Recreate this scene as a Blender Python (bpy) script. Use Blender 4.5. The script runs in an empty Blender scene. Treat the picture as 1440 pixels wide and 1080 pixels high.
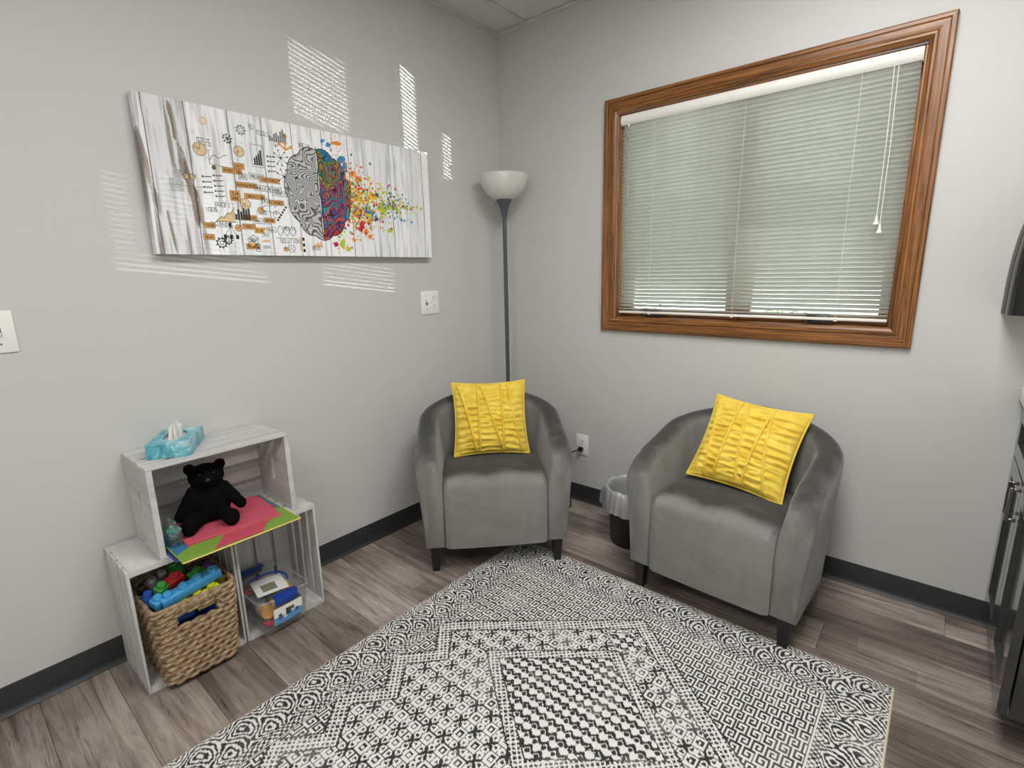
import bpy, bmesh, math, random
import numpy as np
from mathutils import Vector, Matrix, noise

random.seed(7)
np.random.seed(7)
RAD = math.radians
PI = math.pi
scene = bpy.context.scene
COL = scene.collection

# ------------------------------------------------------------------ camera
def rot_axes(yaw, pitch, roll):
    cy, sy = math.cos(yaw), math.sin(yaw)
    f = Vector((-sy * math.cos(pitch), cy * math.cos(pitch), math.sin(pitch)))
    r = Vector((cy, sy, 0))
    u = r.cross(f)
    c, s = math.cos(roll), math.sin(roll)
    return f, c * r + s * u, -s * r + c * u

CAM = Vector((1.9647, -2.2474, 1.2370))
fw, rt, up = rot_axes(0.7044, -0.2134, -0.0208)
cam_data = bpy.data.cameras.new('camera')
cam_data.sensor_fit = 'HORIZONTAL'
cam_data.sensor_width = 36.0
cam_data.lens = 717.6 / 1440 * 36.0
cam_data.clip_start = 0.02
cam = bpy.data.objects.new('camera', cam_data)
COL.objects.link(cam)
cam.matrix_world = Matrix(((rt.x, up.x, -fw.x, CAM.x), (rt.y, up.y, -fw.y, CAM.y), (rt.z, up.z, -fw.z, CAM.z), (0, 0, 0, 1)))
scene.camera = cam

# ------------------------------------------------------------------ world, exposure, lamps
scene.view_settings.view_transform = 'Standard'
scene.view_settings.look = 'None'
scene.view_settings.exposure = 0.0
scene.view_settings.gamma = 1.0
scene.view_settings.use_curve_mapping = False
scene.cycles.transparent_max_bounces = 16

world = bpy.data.worlds.new('sky')
scene.world = world
world.use_nodes = True
wn = world.node_tree
sky = wn.nodes.new('ShaderNodeTexSky')
sky.sky_type = 'NISHITA'
sky.sun_disc = False
sky.sun_elevation = RAD(48)
sky.sun_rotation = RAD(200)
sky.air_density = 1.0
sky.dust_density = 2.5
haze = wn.nodes.new('ShaderNodeMixRGB')          # thin bright cloud over the whole sky
haze.inputs[0].default_value = 0.72
haze.inputs[2].default_value = (1.35, 1.38, 1.34, 1)
wn.links.new(sky.outputs[0], haze.inputs[1])
wn.links.new(haze.outputs[0], wn.nodes['Background'].inputs[0])
wn.nodes['Background'].inputs[1].default_value = 1.35

sun_d = bpy.data.lights.new('sun', 'SUN')
sun_d.energy = 6.5
sun_d.angle = RAD(0.53)
sun_d.color = (1, 0.96, 0.9)
sun = bpy.data.objects.new('sun', sun_d)
COL.objects.link(sun)
sun.rotation_euler = (RAD(42), 0, RAD(-25))      # from behind the building: it lights the yard, not the room

def area(name, loc, direction, sx, sy, power, color=(1, 1, 1), spread=None):
    d = bpy.data.lights.new(name, 'AREA')
    d.shape = 'RECTANGLE'
    d.size, d.size_y, d.energy, d.color = sx, sy, power, color
    if spread is not None:
        d.spread = spread
    o = bpy.data.objects.new(name, d)
    COL.objects.link(o)
    o.location = loc
    o.rotation_euler = Vector(direction).to_track_quat('-Z', 'Y').to_euler()
    return o

# ceiling fixtures: the lamp in each troffer (the fixtures are built with the ceiling below)
TROFFERS = [(1.725, -1.25), (1.725, -3.0)]
for (tx, ty) in TROFFERS:
    area('troffer_lamp', (tx, ty, 2.427), (0, 0, -1), 0.52, 1.10 if ty > -2.5 else 0.9, 31.0 if ty > -2.5 else 21.0, (1.0, 0.99, 0.98))

# added lamps standing in for sunlight reflected up through the blind; no reflecting panes built
def glint(target, dirv, w, h, power):
    d = Vector(dirv).normalized()
    area('reflected_sun_lamp', Vector(target) - d * 3.4, d, w, h, power, (1, 0.98, 0.94), RAD(0.28))
glint((1.555, 0, 1.66), (-1.39, -1, 0.268), 0.30, 0.26, 0.30)
glint((1.015, 0, 1.72), (-1.60, -1, 0.41), 0.10, 0.36, 0.25)
glint((0.80, 0, 1.66), (-2.05, -1, 0.36), 0.05, 0.20, 0.06)
glint((1.555, 0, 1.20), (-0.93, -1, 0.115), 0.46, 0.34, 0.34)
glint((1.00, 0, 1.09), (-1.0, -1, 0.125), 0.34, 0.16, 0.16)

# ------------------------------------------------------------------ node materials
def lin(c):
    return tuple((v / 12.92 if v <= 0.04045 else ((v + 0.055) / 1.055) ** 2.4) for v in c)
def rgb(r, g, b):
    return lin((r / 255, g / 255, b / 255)) + (1.0,)

class NT:
    def __init__(self, name):
        self.m = bpy.data.materials.new(name)
        self.m.use_nodes = True
        self.t = self.m.node_tree
        self.b = self.t.nodes['Principled BSDF']
        self.out = self.t.nodes['Material Output']
    def n(self, kind, **kw):
        nd = self.t.nodes.new(kind)
        for k, v in kw.items():
            if k.startswith('i_'):
                nd.inputs[k[2:]].default_value = v
            else:
                setattr(nd, k, v)
        return nd
    def l(self, a, b):
        self.t.links.new(a, b)
    def setp(self, **kw):
        for k, v in kw.items():
            self.b.inputs[k.replace('_', ' ')].default_value = v
    def coords(self, scale=(1, 1, 1), kind='Object', jitter=False):
        tc = self.n('ShaderNodeTexCoord')
        src = tc.outputs[kind]
        if jitter:
            oi = self.n('ShaderNodeObjectInfo')
            mul = self.n('ShaderNodeMath', operation='MULTIPLY')
            mul.inputs[1].default_value = 37.0
            self.l(oi.outputs['Random'], mul.inputs[0])
            add = self.n('ShaderNodeVectorMath', operation='ADD')
            self.l(src, add.inputs[0]); self.l(mul.outputs[0], add.inputs[1])
            src = add.outputs[0]
        mp = self.n('ShaderNodeMapping')
        mp.inputs['Scale'].default_value = scale
        self.l(src, mp.inputs['Vector'])
        return mp.outputs[0]
    def noise(self, co, scale, detail=4, rough=0.55, dist=0.0):
        nd = self.n('ShaderNodeTexNoise')
        nd.inputs['Scale'].default_value = scale
        nd.inputs['Detail'].default_value = detail
        nd.inputs['Roughness'].default_value = rough
        nd.inputs['Distortion'].default_value = dist
        self.l(co, nd.inputs['Vector'])
        return nd.outputs['Fac']
    def ramp(self, fac, stops, interp='LINEAR'):
        r = self.n('ShaderNodeValToRGB')
        r.color_ramp.interpolation = interp
        e = r.color_ramp.elements
        while len(e) < len(stops):
            e.new(0.5)
        for el, (p, c) in zip(e, stops):
            el.position = p
            el.color = c if len(c) == 4 else tuple(c) + (1,)
        self.l(fac, r.inputs[0])
        return r.outputs[0]
    def mix(self, fac, a, b, blend='MIX'):
        m = self.n('ShaderNodeMixRGB', blend_type=blend)
        for sock, v in ((m.inputs[0], fac), (m.inputs[1], a), (m.inputs[2], b)):
            if hasattr(v, 'links') or hasattr(v, 'is_linked'):
                self.l(v, sock)
            else:
                sock.default_value = v
        return m.outputs[0]
    def bump(self, h, strength, dist=0.002):
        b = self.n('ShaderNodeBump')
        b.inputs['Strength'].default_value = strength
        b.inputs['Distance'].default_value = dist
        self.l(h, b.inputs['Height'])
        self.l(b.outputs[0], self.b.inputs['Normal'])
        return b.outputs[0]
    def color(self, c):
        self.l(c, self.b.inputs['Base Color'])

def plain(name, c, rough=0.5, metallic=0.0, var=0.06, scale=40, bump=0.0, **kw):
    t = NT(name)
    co = t.coords()
    f = t.noise(co, scale)
    d = tuple(max(0, v * (1 - var)) for v in c[:3]) + (1,)
    u = tuple(min(1, v * (1 + var)) for v in c[:3]) + (1,)
    t.color(t.ramp(f, [(0.3, d), (0.7, u)]))
    t.setp(Roughness=rough, Metallic=metallic, **kw)
    if bump:
        t.bump(f, bump)
    return t.m

def wall_paint(name, c, bump=0.25):
    t = NT(name)
    co = t.coords()
    f = t.noise(co, 260, 3, 0.6)
    g = t.noise(co, 1.3, 2)
    d = tuple(v * 0.975 for v in c[:3]) + (1,)
    t.color(t.mix(g, d, c))
    t.setp(Roughness=0.62)
    t.bump(f, bump, 0.0012)
    return t.m

def wood(name, dark, mid, light, gscale=(1.5, 42, 42), rough=0.42, bump=0.15, fig=0.5):
    t = NT(name)
    co = t.coords(gscale, jitter=True)
    a = t.noise(co, 1.0, 6, 0.65, 0.6)
    co2 = t.coords((gscale[0] * 3.2, gscale[1] * 4, gscale[2] * 4), jitter=True)
    b = t.noise(co2, 1.0, 3, 0.6)
    base = t.ramp(a, [(0.30, dark), (0.5, mid), (0.72, light)])
    pores = t.ramp(b, [(0.38, dark), (0.52, (1, 1, 1, 1))])
    t.color(t.mix(fig, base, pores, 'MULTIPLY'))
    t.setp(Roughness=rough)
    t.bump(b, bump, 0.001)
    return t.m

def plank_mat():
    t = NT('vinyl_plank')
    co = t.coords((2.0, 26, 1), jitter=True)
    a = t.noise(co, 1.0, 7, 0.68, 1.4)
    co2 = t.coords((7, 90, 1), jitter=True)
    b = t.noise(co2, 1.0, 5, 0.7, 0.4)
    co3 = t.coords((2.6, 3.4, 1), jitter=True)
    c = t.noise(co3, 1.0, 3, 0.5)
    base = t.ramp(a, [(0.28, rgb(116, 108, 104)), (0.45, rgb(170, 162, 158)), (0.58, rgb(196, 190, 186)), (0.75, rgb(224, 219, 215))])
    patch = t.ramp(c, [(0.34, rgb(158, 148, 142)), (0.5, rgb(224, 220, 217)), (0.66, rgb(255, 252, 250))])
    col = t.mix(0.75, base, patch, 'MULTIPLY')
    crack = t.ramp(b, [(0.33, rgb(70, 62, 58)), (0.43, (1, 1, 1, 1))])
    col = t.mix(0.55, col, crack, 'MULTIPLY')
    oi = t.n('ShaderNodeObjectInfo')
    tone = t.ramp(oi.outputs['Random'], [(0.0, rgb(196, 190, 186)), (0.5, rgb(230, 226, 222)), (1.0, rgb(255, 253, 250))])
    # printed blocks inside a plank: sections of another tone
    br = t.n('ShaderNodeTexBrick')
    br.offset = 0.37
    br.inputs['Color1'].default_value = rgb(205, 198, 193)
    br.inputs['Color2'].default_value = rgb(255, 252, 248)
    br.inputs['Mortar'].default_value = rgb(225, 220, 215)
    br.inputs['Scale'].default_value = 1.0
    br.inputs['Mortar Size'].default_value = 0.0
    br.inputs['Brick Width'].default_value = 0.43
    br.inputs['Row Height'].default_value = 0.085
    t.l(t.coords((1, 1, 1), jitter=True), br.inputs['Vector'])
    col = t.mix(0.8, col, br.outputs['Color'], 'MULTIPLY')
    col = t.mix(1.0, col, tone, 'MULTIPLY')
    t.color(col)
    t.l(t.ramp(b, [(0.3, (0.62, 0.62, 0.62)), (0.6, (0.45, 0.45, 0.45))]), t.b.inputs['Roughness'])
    t.bump(b, 0.2, 0.001)
    return t.m

def velvet(name, dark, light, nap_shade=0.26):
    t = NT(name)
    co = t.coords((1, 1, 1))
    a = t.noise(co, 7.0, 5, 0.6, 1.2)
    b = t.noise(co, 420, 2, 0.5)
    at = t.n('ShaderNodeAttribute', attribute_name='nap_shade')  # per-vertex shading painted on the velvet; mottled pile noise is added below
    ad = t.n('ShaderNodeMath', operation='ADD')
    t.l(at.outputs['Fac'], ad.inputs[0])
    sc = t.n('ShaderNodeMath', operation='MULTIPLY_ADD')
    t.l(a, sc.inputs[0]); sc.inputs[1].default_value = nap_shade; sc.inputs[2].default_value = -nap_shade * 0.5
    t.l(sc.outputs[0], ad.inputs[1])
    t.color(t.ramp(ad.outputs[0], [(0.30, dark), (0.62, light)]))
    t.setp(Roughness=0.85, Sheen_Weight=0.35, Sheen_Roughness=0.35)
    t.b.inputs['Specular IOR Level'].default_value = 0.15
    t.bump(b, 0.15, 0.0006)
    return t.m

def attr_mat(name, rough=0.9, bump_scale=900, bump=0.3, attr='print'):
    t = NT(name)
    at = t.n('ShaderNodeAttribute', attribute_name=attr)
    co = t.coords()
    f = t.noise(co, bump_scale, 2, 0.5)
    t.color(t.mix(0.12, at.outputs['Color'], t.ramp(f, [(0.3, (0.5, 0.5, 0.5)), (0.7, (1, 1, 1))]), 'MULTIPLY'))
    t.setp(Roughness=rough)
    t.b.inputs['Specular IOR Level'].default_value = 0.2
    t.bump(f, bump, 0.001)
    return t.m

def sheet_glass(name, tint=(1, 1, 1, 1), gloss=0.08, milk=0.0, milk_col=(0.9, 0.9, 0.9, 1), rough=0.02, extra_bump=None):
    """clear sheet: transparent, with surface reflection by Fresnel and a share of milky scatter"""
    t = NT(name)
    t.t.nodes.remove(t.b)
    tr = t.n('ShaderNodeBsdfTransparent'); tr.inputs[0].default_value = tint
    gl = t.n('ShaderNodeBsdfGlossy'); gl.inputs['Roughness'].default_value = rough
    fr = t.n('ShaderNodeLayerWeight'); fr.inputs[0].default_value = 0.5
    pw = t.n('ShaderNodeMath', operation='POWER'); pw.inputs[1].default_value = 4.5
    t.l(fr.outputs['Facing'], pw.inputs[0])
    mp = t.n('ShaderNodeMath', operation='MULTIPLY_ADD')
    t.l(pw.outputs[0], mp.inputs[0]); mp.inputs[1].default_value = 0.7; mp.inputs[2].default_value = 0.03 + gloss * 0.2
    cur = tr.outputs[0]
    if milk > 0:
        df = t.n('ShaderNodeBsdfDiffuse'); df.inputs[0].default_value = milk_col
        tl = t.n('ShaderNodeBsdfTranslucent'); tl.inputs[0].default_value = milk_col
        mm = t.n('ShaderNodeMixShader'); mm.inputs[0].default_value = 0.45
        t.l(df.outputs[0], mm.inputs[1]); t.l(tl.outputs[0], mm.inputs[2])
        mx = t.n('ShaderNodeMixShader'); mx.inputs[0].default_value = milk
        t.l(cur, mx.inputs[1]); t.l(mm.outputs[0], mx.inputs[2])
        cur = mx.outputs[0]
    m2 = t.n('ShaderNodeMixShader')
    t.l(mp.outputs[0], m2.inputs[0]); t.l(cur, m2.inputs[1]); t.l(gl.outputs[0], m2.inputs[2])
    if extra_bump:
        co = t.coords(); f = t.noise(co, extra_bump, 4, 0.6, 1.0)
        b = t.n('ShaderNodeBump'); b.inputs['Strength'].default_value = 0.7; b.inputs['Distance'].default_value = 0.004
        t.l(f, b.inputs['Height']); t.l(b.outputs[0], gl.inputs['Normal'])
    t.l(m2.outputs[0], t.out.inputs[0])
    return t.m

def translucent(name, c, amount=0.35, rough=0.5, gloss=0.05, marble=None):
    t = NT(name)
    t.t.nodes.remove(t.b)
    df = t.n('ShaderNodeBsdfDiffuse'); tl = t.n('ShaderNodeBsdfTranslucent')
    co = t.coords()
    f = t.noise(co, marble or 30, 5, 0.6, 2.0 if marble else 0.0)
    k = 0.92 if marble else 0.96
    colr = t.ramp(f, [(0.35, tuple(v * k for v in c[:3]) + (1,)), (0.6, c)])
    t.l(colr, df.inputs[0]); t.l(colr, tl.inputs[0])
    m = t.n('ShaderNodeMixShader'); m.inputs[0].default_value = amount
    t.l(df.outputs[0], m.inputs[1]); t.l(tl.outputs[0], m.inputs[2])
    gl = t.n('ShaderNodeBsdfGlossy'); gl.inputs['Roughness'].default_value = rough
    m2 = t.n('ShaderNodeMixShader'); m2.inputs[0].default_value = gloss
    t.l(m.outputs[0], m2.inputs[1]); t.l(gl.outputs[0], m2.inputs[2])
    t.l(m2.outputs[0], t.out.inputs[0])
    return t.m

M = {}
M['wall'] = wall_paint('wall_paint', rgb(202, 202, 199))
M['plank'] = plank_mat()
M['subfloor'] = plain('subfloor', rgb(70, 64, 60), 0.9)
M['base'] = plain('vinyl_base', rgb(43, 44, 46), 0.5)
M['tile'] = wall_paint('ceiling_tile', rgb(216, 214, 209), 0.9)
M['grid'] = plain('grid_metal', rgb(205, 204, 200), 0.5, scale=10)
M['oak'] = wood('oak', rgb(98, 60, 26), rgb(140, 90, 42), rgb(172, 118, 62), (2.0, 70, 70), rough=0.36, fig=0.75)
M['slat'] = translucent('blind_slat', rgb(222, 224, 216), 0.05, 0.4, 0.03)
M['blind_white'] = plain('blind_white', rgb(236, 234, 228), 0.45, scale=10, var=0.02)
M['cord_white'] = plain('cord_white', rgb(235, 233, 226), 0.7, scale=300)
M['bronze'] = plain('crank_metal', rgb(78, 80, 76), 0.4, 0.6)
M['glass'] = sheet_glass('window_glass', (0.93, 0.96, 0.94, 1))
M['wand'] = sheet_glass('clear_acrylic', (0.9, 0.92, 0.9, 1), 0.2, 0.15)
M['velvet'] = velvet('grey_velvet', rgb(68, 67, 64), rgb(134, 133, 129))
M['black_wood'] = plain('black_leg', rgb(22, 21, 21), 0.35)
M['yellow'] = None
M['lamp_grey'] = plain('lamp_grey', rgb(84, 87, 91), 0.42, 0.3)
M['alabaster'] = translucent('alabaster_glass', rgb(250, 249, 246), 0.5, 0.25, 0.06, marble=9)
M['plate'] = plain('plate_white', rgb(238, 237, 233), 0.35, var=0.02)
M['slot'] = plain('slot_dark', rgb(40, 40, 40), 0.6)
M['black_plastic'] = plain('black_plastic', rgb(20, 20, 21), 0.4)
M['crate'] = wood('whitewashed_pine', rgb(180, 179, 178), rgb(200, 199, 197), rgb(210, 209, 207), (2.0, 26, 26), 0.7, 0.12, 0.12)
M['cabinet'] = plain('cabinet_grey', rgb(54, 55, 54), 0.18, var=0.03, Coat_Weight=0.4)
M['cabinet'].node_tree.nodes['Principled BSDF'].inputs['Coat Roughness'].default_value = 0.05
M['nickel'] = plain('nickel', rgb(150, 148, 144), 0.25, 1.0, var=0.02)
M['counter'] = plain('counter_white', rgb(236, 234, 230), 0.3)
M['paper'] = plain('paper_white', rgb(240, 239, 236), 0.9)
M['smoked'] = plain('smoked_plastic', rgb(24, 23, 22), 0.12)
M['smoked_rim'] = plain('smoked_rim', rgb(92, 88, 82), 0.35)
M['bag_white'] = sheet_glass('bin_liner', (0.94, 0.94, 0.95, 1), 0.5, 0.62, rgb(240, 240, 241), 0.22, 55)
M['bag_clear'] = sheet_glass('clear_bag', (0.75, 0.83, 0.82, 1), 0.3, 0.3, rgb(170, 182, 178), 0.15, 60)
M['plush'] = plain('black_plush', rgb(9, 9, 10), 0.95, var=0.4, scale=220, bump=0.9)
M['plush'].node_tree.nodes['Principled BSDF'].inputs['Specular IOR Level'].default_value = 0.1
M['nose'] = plain('nose_brown', rgb(48, 36, 34), 0.6)
M['eye'] = plain('eye_black', rgb(6, 6, 6), 0.35)
M['bin'] = sheet_glass('clear_polypropylene', (0.99, 0.995, 0.995, 1), 0.0, 0.07, rgb(214, 217, 217), 0.08)
M['bin_rim'] = sheet_glass('clear_rim', (0.95, 0.96, 0.96, 1), 0.3, 0.35, rgb(206, 210, 210), 0.1)
M['latch_blue'] = plain('latch_blue', rgb(24, 62, 150), 0.3)
M['pavement'] = plain('pale_pavement', rgb(214, 210, 200), 0.85, scale=3)
M['lawn'] = plain('lawn_green', rgb(104, 128, 62), 0.95, scale=18, var=0.35)
M['leaf'] = plain('leaf_green', rgb(92, 126, 52), 0.6, scale=6, var=0.35)
M['leaf2'] = plain('leaf_olive', rgb(128, 146, 84), 0.6, scale=6, var=0.3)
M['bark'] = plain('bark', rgb(84, 68, 54), 0.9, scale=20, var=0.2)
M['siding'] = plain('pale_siding', rgb(222, 220, 214), 0.7)
M['diffuser'] = None

def yellow_mat():
    t = NT('yellow_velvet')
    co = t.coords((1, 1, 1))
    a = t.noise(co, 16, 5, 0.6, 0.8)
    at = t.n('ShaderNodeAttribute', attribute_name='nap_shade')
    b = t.noise(co, 500, 2, 0.5)
    base = t.ramp(a, [(0.3, rgb(222, 186, 62)), (0.55, rgb(238, 208, 84)), (0.75, rgb(246, 222, 112))])
    t.color(base)
    t.setp(Roughness=0.75, Sheen_Weight=0.3, Sheen_Roughness=0.3)
    t.b.inputs['Specular IOR Level'].default_value = 0.2
    t.bump(b, 0.15, 0.0006)
    return t.m
M['yellow'] = yellow_mat()

def diffuser_mat():
    t = NT('lit_diffuser')
    t.setp(Base_Color=(0.9, 0.9, 0.88, 1), Roughness=0.6)
    t.b.inputs['Emission Color'].default_value = (1, 0.96, 0.9, 1)
    t.b.inputs['Emission Strength'].default_value = 2.0
    return t.m
M['diffuser'] = diffuser_mat()

# ------------------------------------------------------------------ mesh helpers
def link(name, me, mat=None, parent=None, loc=None, rot=None):
    o = bpy.data.objects.new(name, me)
    COL.objects.link(o)
    if mat is not None and me is not None and not me.materials:
        me.materials.append(mat)
    if parent is not None:
        o.parent = parent
    if loc is not None:
        o.location = loc
    if rot is not None:
        o.rotation_euler = rot
    return o

def bm_mesh(bm, name='mesh', smooth=False):
    bmesh.ops.recalc_face_normals(bm, faces=bm.faces[:])
    me = bpy.data.meshes.new(name)
    bm.to_mesh(me)
    bm.free()
    if smooth:
        me.polygons.foreach_set('use_smooth', [True] * len(me.polygons))
        if smooth != 'all':
            me.set_sharp_from_angle(angle=RAD(38))
    return me

def box_bm(bm, c, s, rot=None, bevel=0.0, seg=2):
    r = bmesh.ops.create_cube(bm, size=1.0)
    vs = r['verts']
    bmesh.ops.scale(bm, vec=s, verts=vs)
    if bevel > 0:
        es = list({e for v in vs for e in v.link_edges})
        rb = bmesh.ops.bevel(bm, geom=es, offset=bevel, segments=seg, profile=0.5, affect='EDGES')
        vs = list({v for f in rb['faces'] for v in f.verts} | {v for v in vs if v.is_valid})
    if rot is not None:
        bmesh.ops.transform(bm, matrix=rot, verts=vs)
    bmesh.ops.translate(bm, vec=c, verts=vs)
    return vs

_cache = {}
def box(name, c, s, mat, parent=None, bevel=0.0, seg=2, rot=None, shared=True):
    """box centred at c with size s; long grain axis is local X"""
    key = ('box', tuple(round(v, 5) for v in s), bevel, seg, mat.name)
    if key not in _cache:
        bm = bmesh.new()
        box_bm(bm, (0, 0, 0), s, None, bevel, seg)
        _cache[key] = bm_mesh(bm, name, smooth=bevel > 0)
        _cache[key].materials.append(mat)
    return link(name, _cache[key], None, parent, c, rot)

def lathe(prof, n=32, bm=None, M4=None):
    """profile [(r, z)] revolved about z; ends with r=0 are closed to a point"""
    bm = bm or bmesh.new()
    rings = []
    for (r, z) in prof:
        if r <= 1e-6:
            rings.append([bm.verts.new((0, 0, z))])
        else:
            rings.append([bm.verts.new((r * math.cos(2 * PI * i / n), r * math.sin(2 * PI * i / n), z)) for i in range(n)])
    for a, b in zip(rings, rings[1:]):
        for i in range(n):
            j = (i + 1) % n
            if len(a) == 1 and len(b) > 1:
                bm.faces.new((a[0], b[i], b[j]))
            elif len(b) == 1 and len(a) > 1:
                bm.faces.new((a[i], a[j], b[0]))
            elif len(a) > 1:
                bm.faces.new((a[i], a[j], b[j], b[i]))
    if M4 is not None:
        bmesh.ops.transform(bm, matrix=M4, verts=[v for r in rings for v in r])
    return bm

def lathe_obj(name, prof, mat, parent=None, loc=None, rot=None, n=32):
    return link(name, bm_mesh(lathe(prof, n), name, True), mat, parent, loc, rot)

def tube_bm(bm, pts, r, n=8, closed=False, rfun=None, zup=False):
    pts = [Vector(p) for p in pts]
    m = len(pts)
    rings = []
    prev = None
    for i, p in enumerate(pts):
        if closed:
            t = (pts[(i + 1) % m] - pts[i - 1]).normalized()
            if zup:
                prev = Vector((0, 0, 1))
        else:
            t = (pts[min(i + 1, m - 1)] - pts[max(i - 1, 0)]).normalized()
        if prev is None:
            a = Vector((0, 0, 1)) if abs(t.z) < 0.9 else Vector((1, 0, 0))
            u = t.cross(a).normalized()
        else:
            u = (prev - t * prev.dot(t)).normalized()
        prev = u
        v = t.cross(u)
        rr = rfun(i / max(1, m - 1)) if rfun else r
        rings.append([bm.verts.new(p + rr * (math.cos(2 * PI * k / n) * u + math.sin(2 * PI * k / n) * v)) for k in range(n)])
    cnt = m if closed else m - 1
    for i in range(cnt):
        a, b = rings[i], rings[(i + 1) % m]
        for k in range(n):
            bm.faces.new((a[k], a[(k + 1) % n], b[(k + 1) % n], b[k]))
    if not closed:
        bm.faces.new(rings[0][::-1]); bm.faces.new(rings[-1])

def tube(name, pts, r, mat, parent=None, n=8, closed=False, rfun=None, loc=None):
    bm = bmesh.new()
    tube_bm(bm, pts, r, n, closed, rfun)
    return link(name, bm_mesh(bm, name, True), mat, parent, loc)

def spline(pts, n=12):
    """Catmull-Rom through pts"""
    P = [Vector(p) for p in pts]
    out = []
    for i in range(len(P) - 1):
        p0, p1, p2, p3 = P[max(i - 1, 0)], P[i], P[i + 1], P[min(i + 2, len(P) - 1)]
        for k in range(n):
            t = k / n
            out.append(0.5 * ((2 * p1) + (-p0 + p2) * t + (2 * p0 - 5 * p1 + 4 * p2 - p3) * t * t + (-p0 + 3 * p1 - 3 * p2 + p3) * t ** 3))
    out.append(P[-1])
    return out

def extrude_poly(name, poly, h, mat, parent=None, loc=None, rot=None, bevel=0.0):
    bm = bmesh.new()
    vs = [bm.verts.new((x, y, 0)) for x, y in poly]
    f = bm.faces.new(vs)
    r = bmesh.ops.extrude_face_region(bm, geom=[f])
    bmesh.ops.translate(bm, vec=(0, 0, h), verts=[v for v in r['geom'] if isinstance(v, bmesh.types.BMVert)])
    if bevel:
        bmesh.ops.bevel(bm, geom=bm.edges[:], offset=bevel, segments=2, affect='EDGES')
    return link(name, bm_mesh(bm, name, bool(bevel)), mat, parent, loc, rot)

def grid_mesh(name, X, Y, Z, colors=None, attr='print'):
    """numpy grid surface, optional per-vertex colour"""
    h, w = X.shape
    co = np.stack([X, Y, Z], -1).reshape(-1, 3).astype(np.float32)
    idx = np.arange(h * w).reshape(h, w)
    q = np.stack([idx[:-1, :-1], idx[:-1, 1:], idx[1:, 1:], idx[1:, :-1]], -1).reshape(-1, 4)
    me = bpy.data.meshes.new(name)
    me.vertices.add(h * w)
    me.vertices.foreach_set('co', co.ravel())
    me.loops.add(q.size)
    me.loops.foreach_set('vertex_index', q.ravel().astype(np.int32))
    me.polygons.add(len(q))
    me.polygons.foreach_set('loop_start', np.arange(0, q.size, 4, dtype=np.int32))
    me.polygons.foreach_set('use_smooth', np.ones(len(q), dtype=bool))
    me.update(calc_edges=True)
    if colors is not None:
        a = me.color_attributes.new(attr, 'FLOAT_COLOR', 'POINT')
        c = np.ones((h * w, 4), np.float32)
        c[:, :3] = colors.reshape(-1, 3)
        a.data.foreach_set('color', c.ravel())
    return me

def tag(o, label, cat, group=None, kind=None):
    o['label'] = label
    o['category'] = cat
    if group:
        o['group'] = group
    if kind:
        o['kind'] = kind
    return o

def empty(name, loc, label, cat, rz=0.0, group=None, kind=None, rot=None):
    o = bpy.data.objects.new(name, None)
    COL.objects.link(o)
    o.empty_display_size = 0.05
    o.location = loc
    o.rotation_euler = rot if rot is not None else (0, 0, rz)
    return tag(o, label, cat, group, kind)

def rel(o):
    """the child was given in world coordinates: take its parent's place off"""
    o.location = Vector(o.location) - Vector(o.parent.location)
    return o

def struct(o, label=None):
    o['kind'] = 'structure'
    if label:
        o['label'] = label
    return o

# ------------------------------------------------------------------ room shell
RX, RY, RH = 2.80, -3.50, 2.44
WX0, WX1, WZ0, WZ1 = 0.724, 1.822, 1.012, 1.930     # window opening in the back wall

floor = struct(box('floor', (RX / 2, RY / 2, -0.05), (RX + 0.2, -RY + 0.2, 0.088), M['subfloor']), 'grey brown wood look vinyl plank floor')
PW = 0.1695
def planks():
    bm = {}
    rows = int(-RY / PW) + 2
    for r in range(rows):
        y1 = -0.323 + PW * 2 - PW * r
        y0 = y1 - PW
        a, b = max(y0, RY), min(y1, 0.0)
        if b - a < 0.01:
            continue
        x = -0.02 - random.random() * 1.0
        while x < RX:
            x2 = x + 1.22
            xa, xb = max(x, 0.0), min(x2, RX)
            if xb - xa > 0.02:
                o = box('plank', ((xa + xb) / 2, (a + b) / 2, -0.003), (round(xb - xa - 0.0008, 4), round(b - a - 0.0008, 4), 0.006), M['plank'], floor, 0.0006, 1)
                rel(o)
                o['kind'] = 'structure'
            x = x2
planks()

def slab(name, boxes, mat, label):
    bm = bmesh.new()
    for c, s in boxes:
        box_bm(bm, c, s)
    return struct(link(name, bm_mesh(bm, name), mat), label)
slab('wall_left', [((-0.05, RY / 2, 1.27), (0.1, -RY + 0.2, 2.54))], M['wall'], 'light grey painted wall behind the printed canvas')
T = 0.14
slab('wall_back', [((WX0 / 2, T / 2, 1.27), (WX0, T, 2.54)),
                   (((WX1 + RX) / 2, T / 2, 1.27), (RX - WX1, T, 2.54)),
                   (((WX0 + WX1) / 2, T / 2, WZ0 / 2), (WX1 - WX0, T, WZ0)),
                   (((WX0 + WX1) / 2, T / 2, (WZ1 + 2.54) / 2), (WX1 - WX0, T, 2.54 - WZ1))], M['wall'], 'light grey painted wall around the window')
slab('wall_right', [((RX + 0.05, RY / 2, 1.27), (0.1, -RY + 0.2, 2.54))], M['wall'], 'light grey wall behind the dark cabinet')
slab('wall_front', [((RX / 2, RY - 0.05, 1.27), (RX, 0.1, 2.54))], M['wall'], 'light grey wall behind the viewer')

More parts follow.
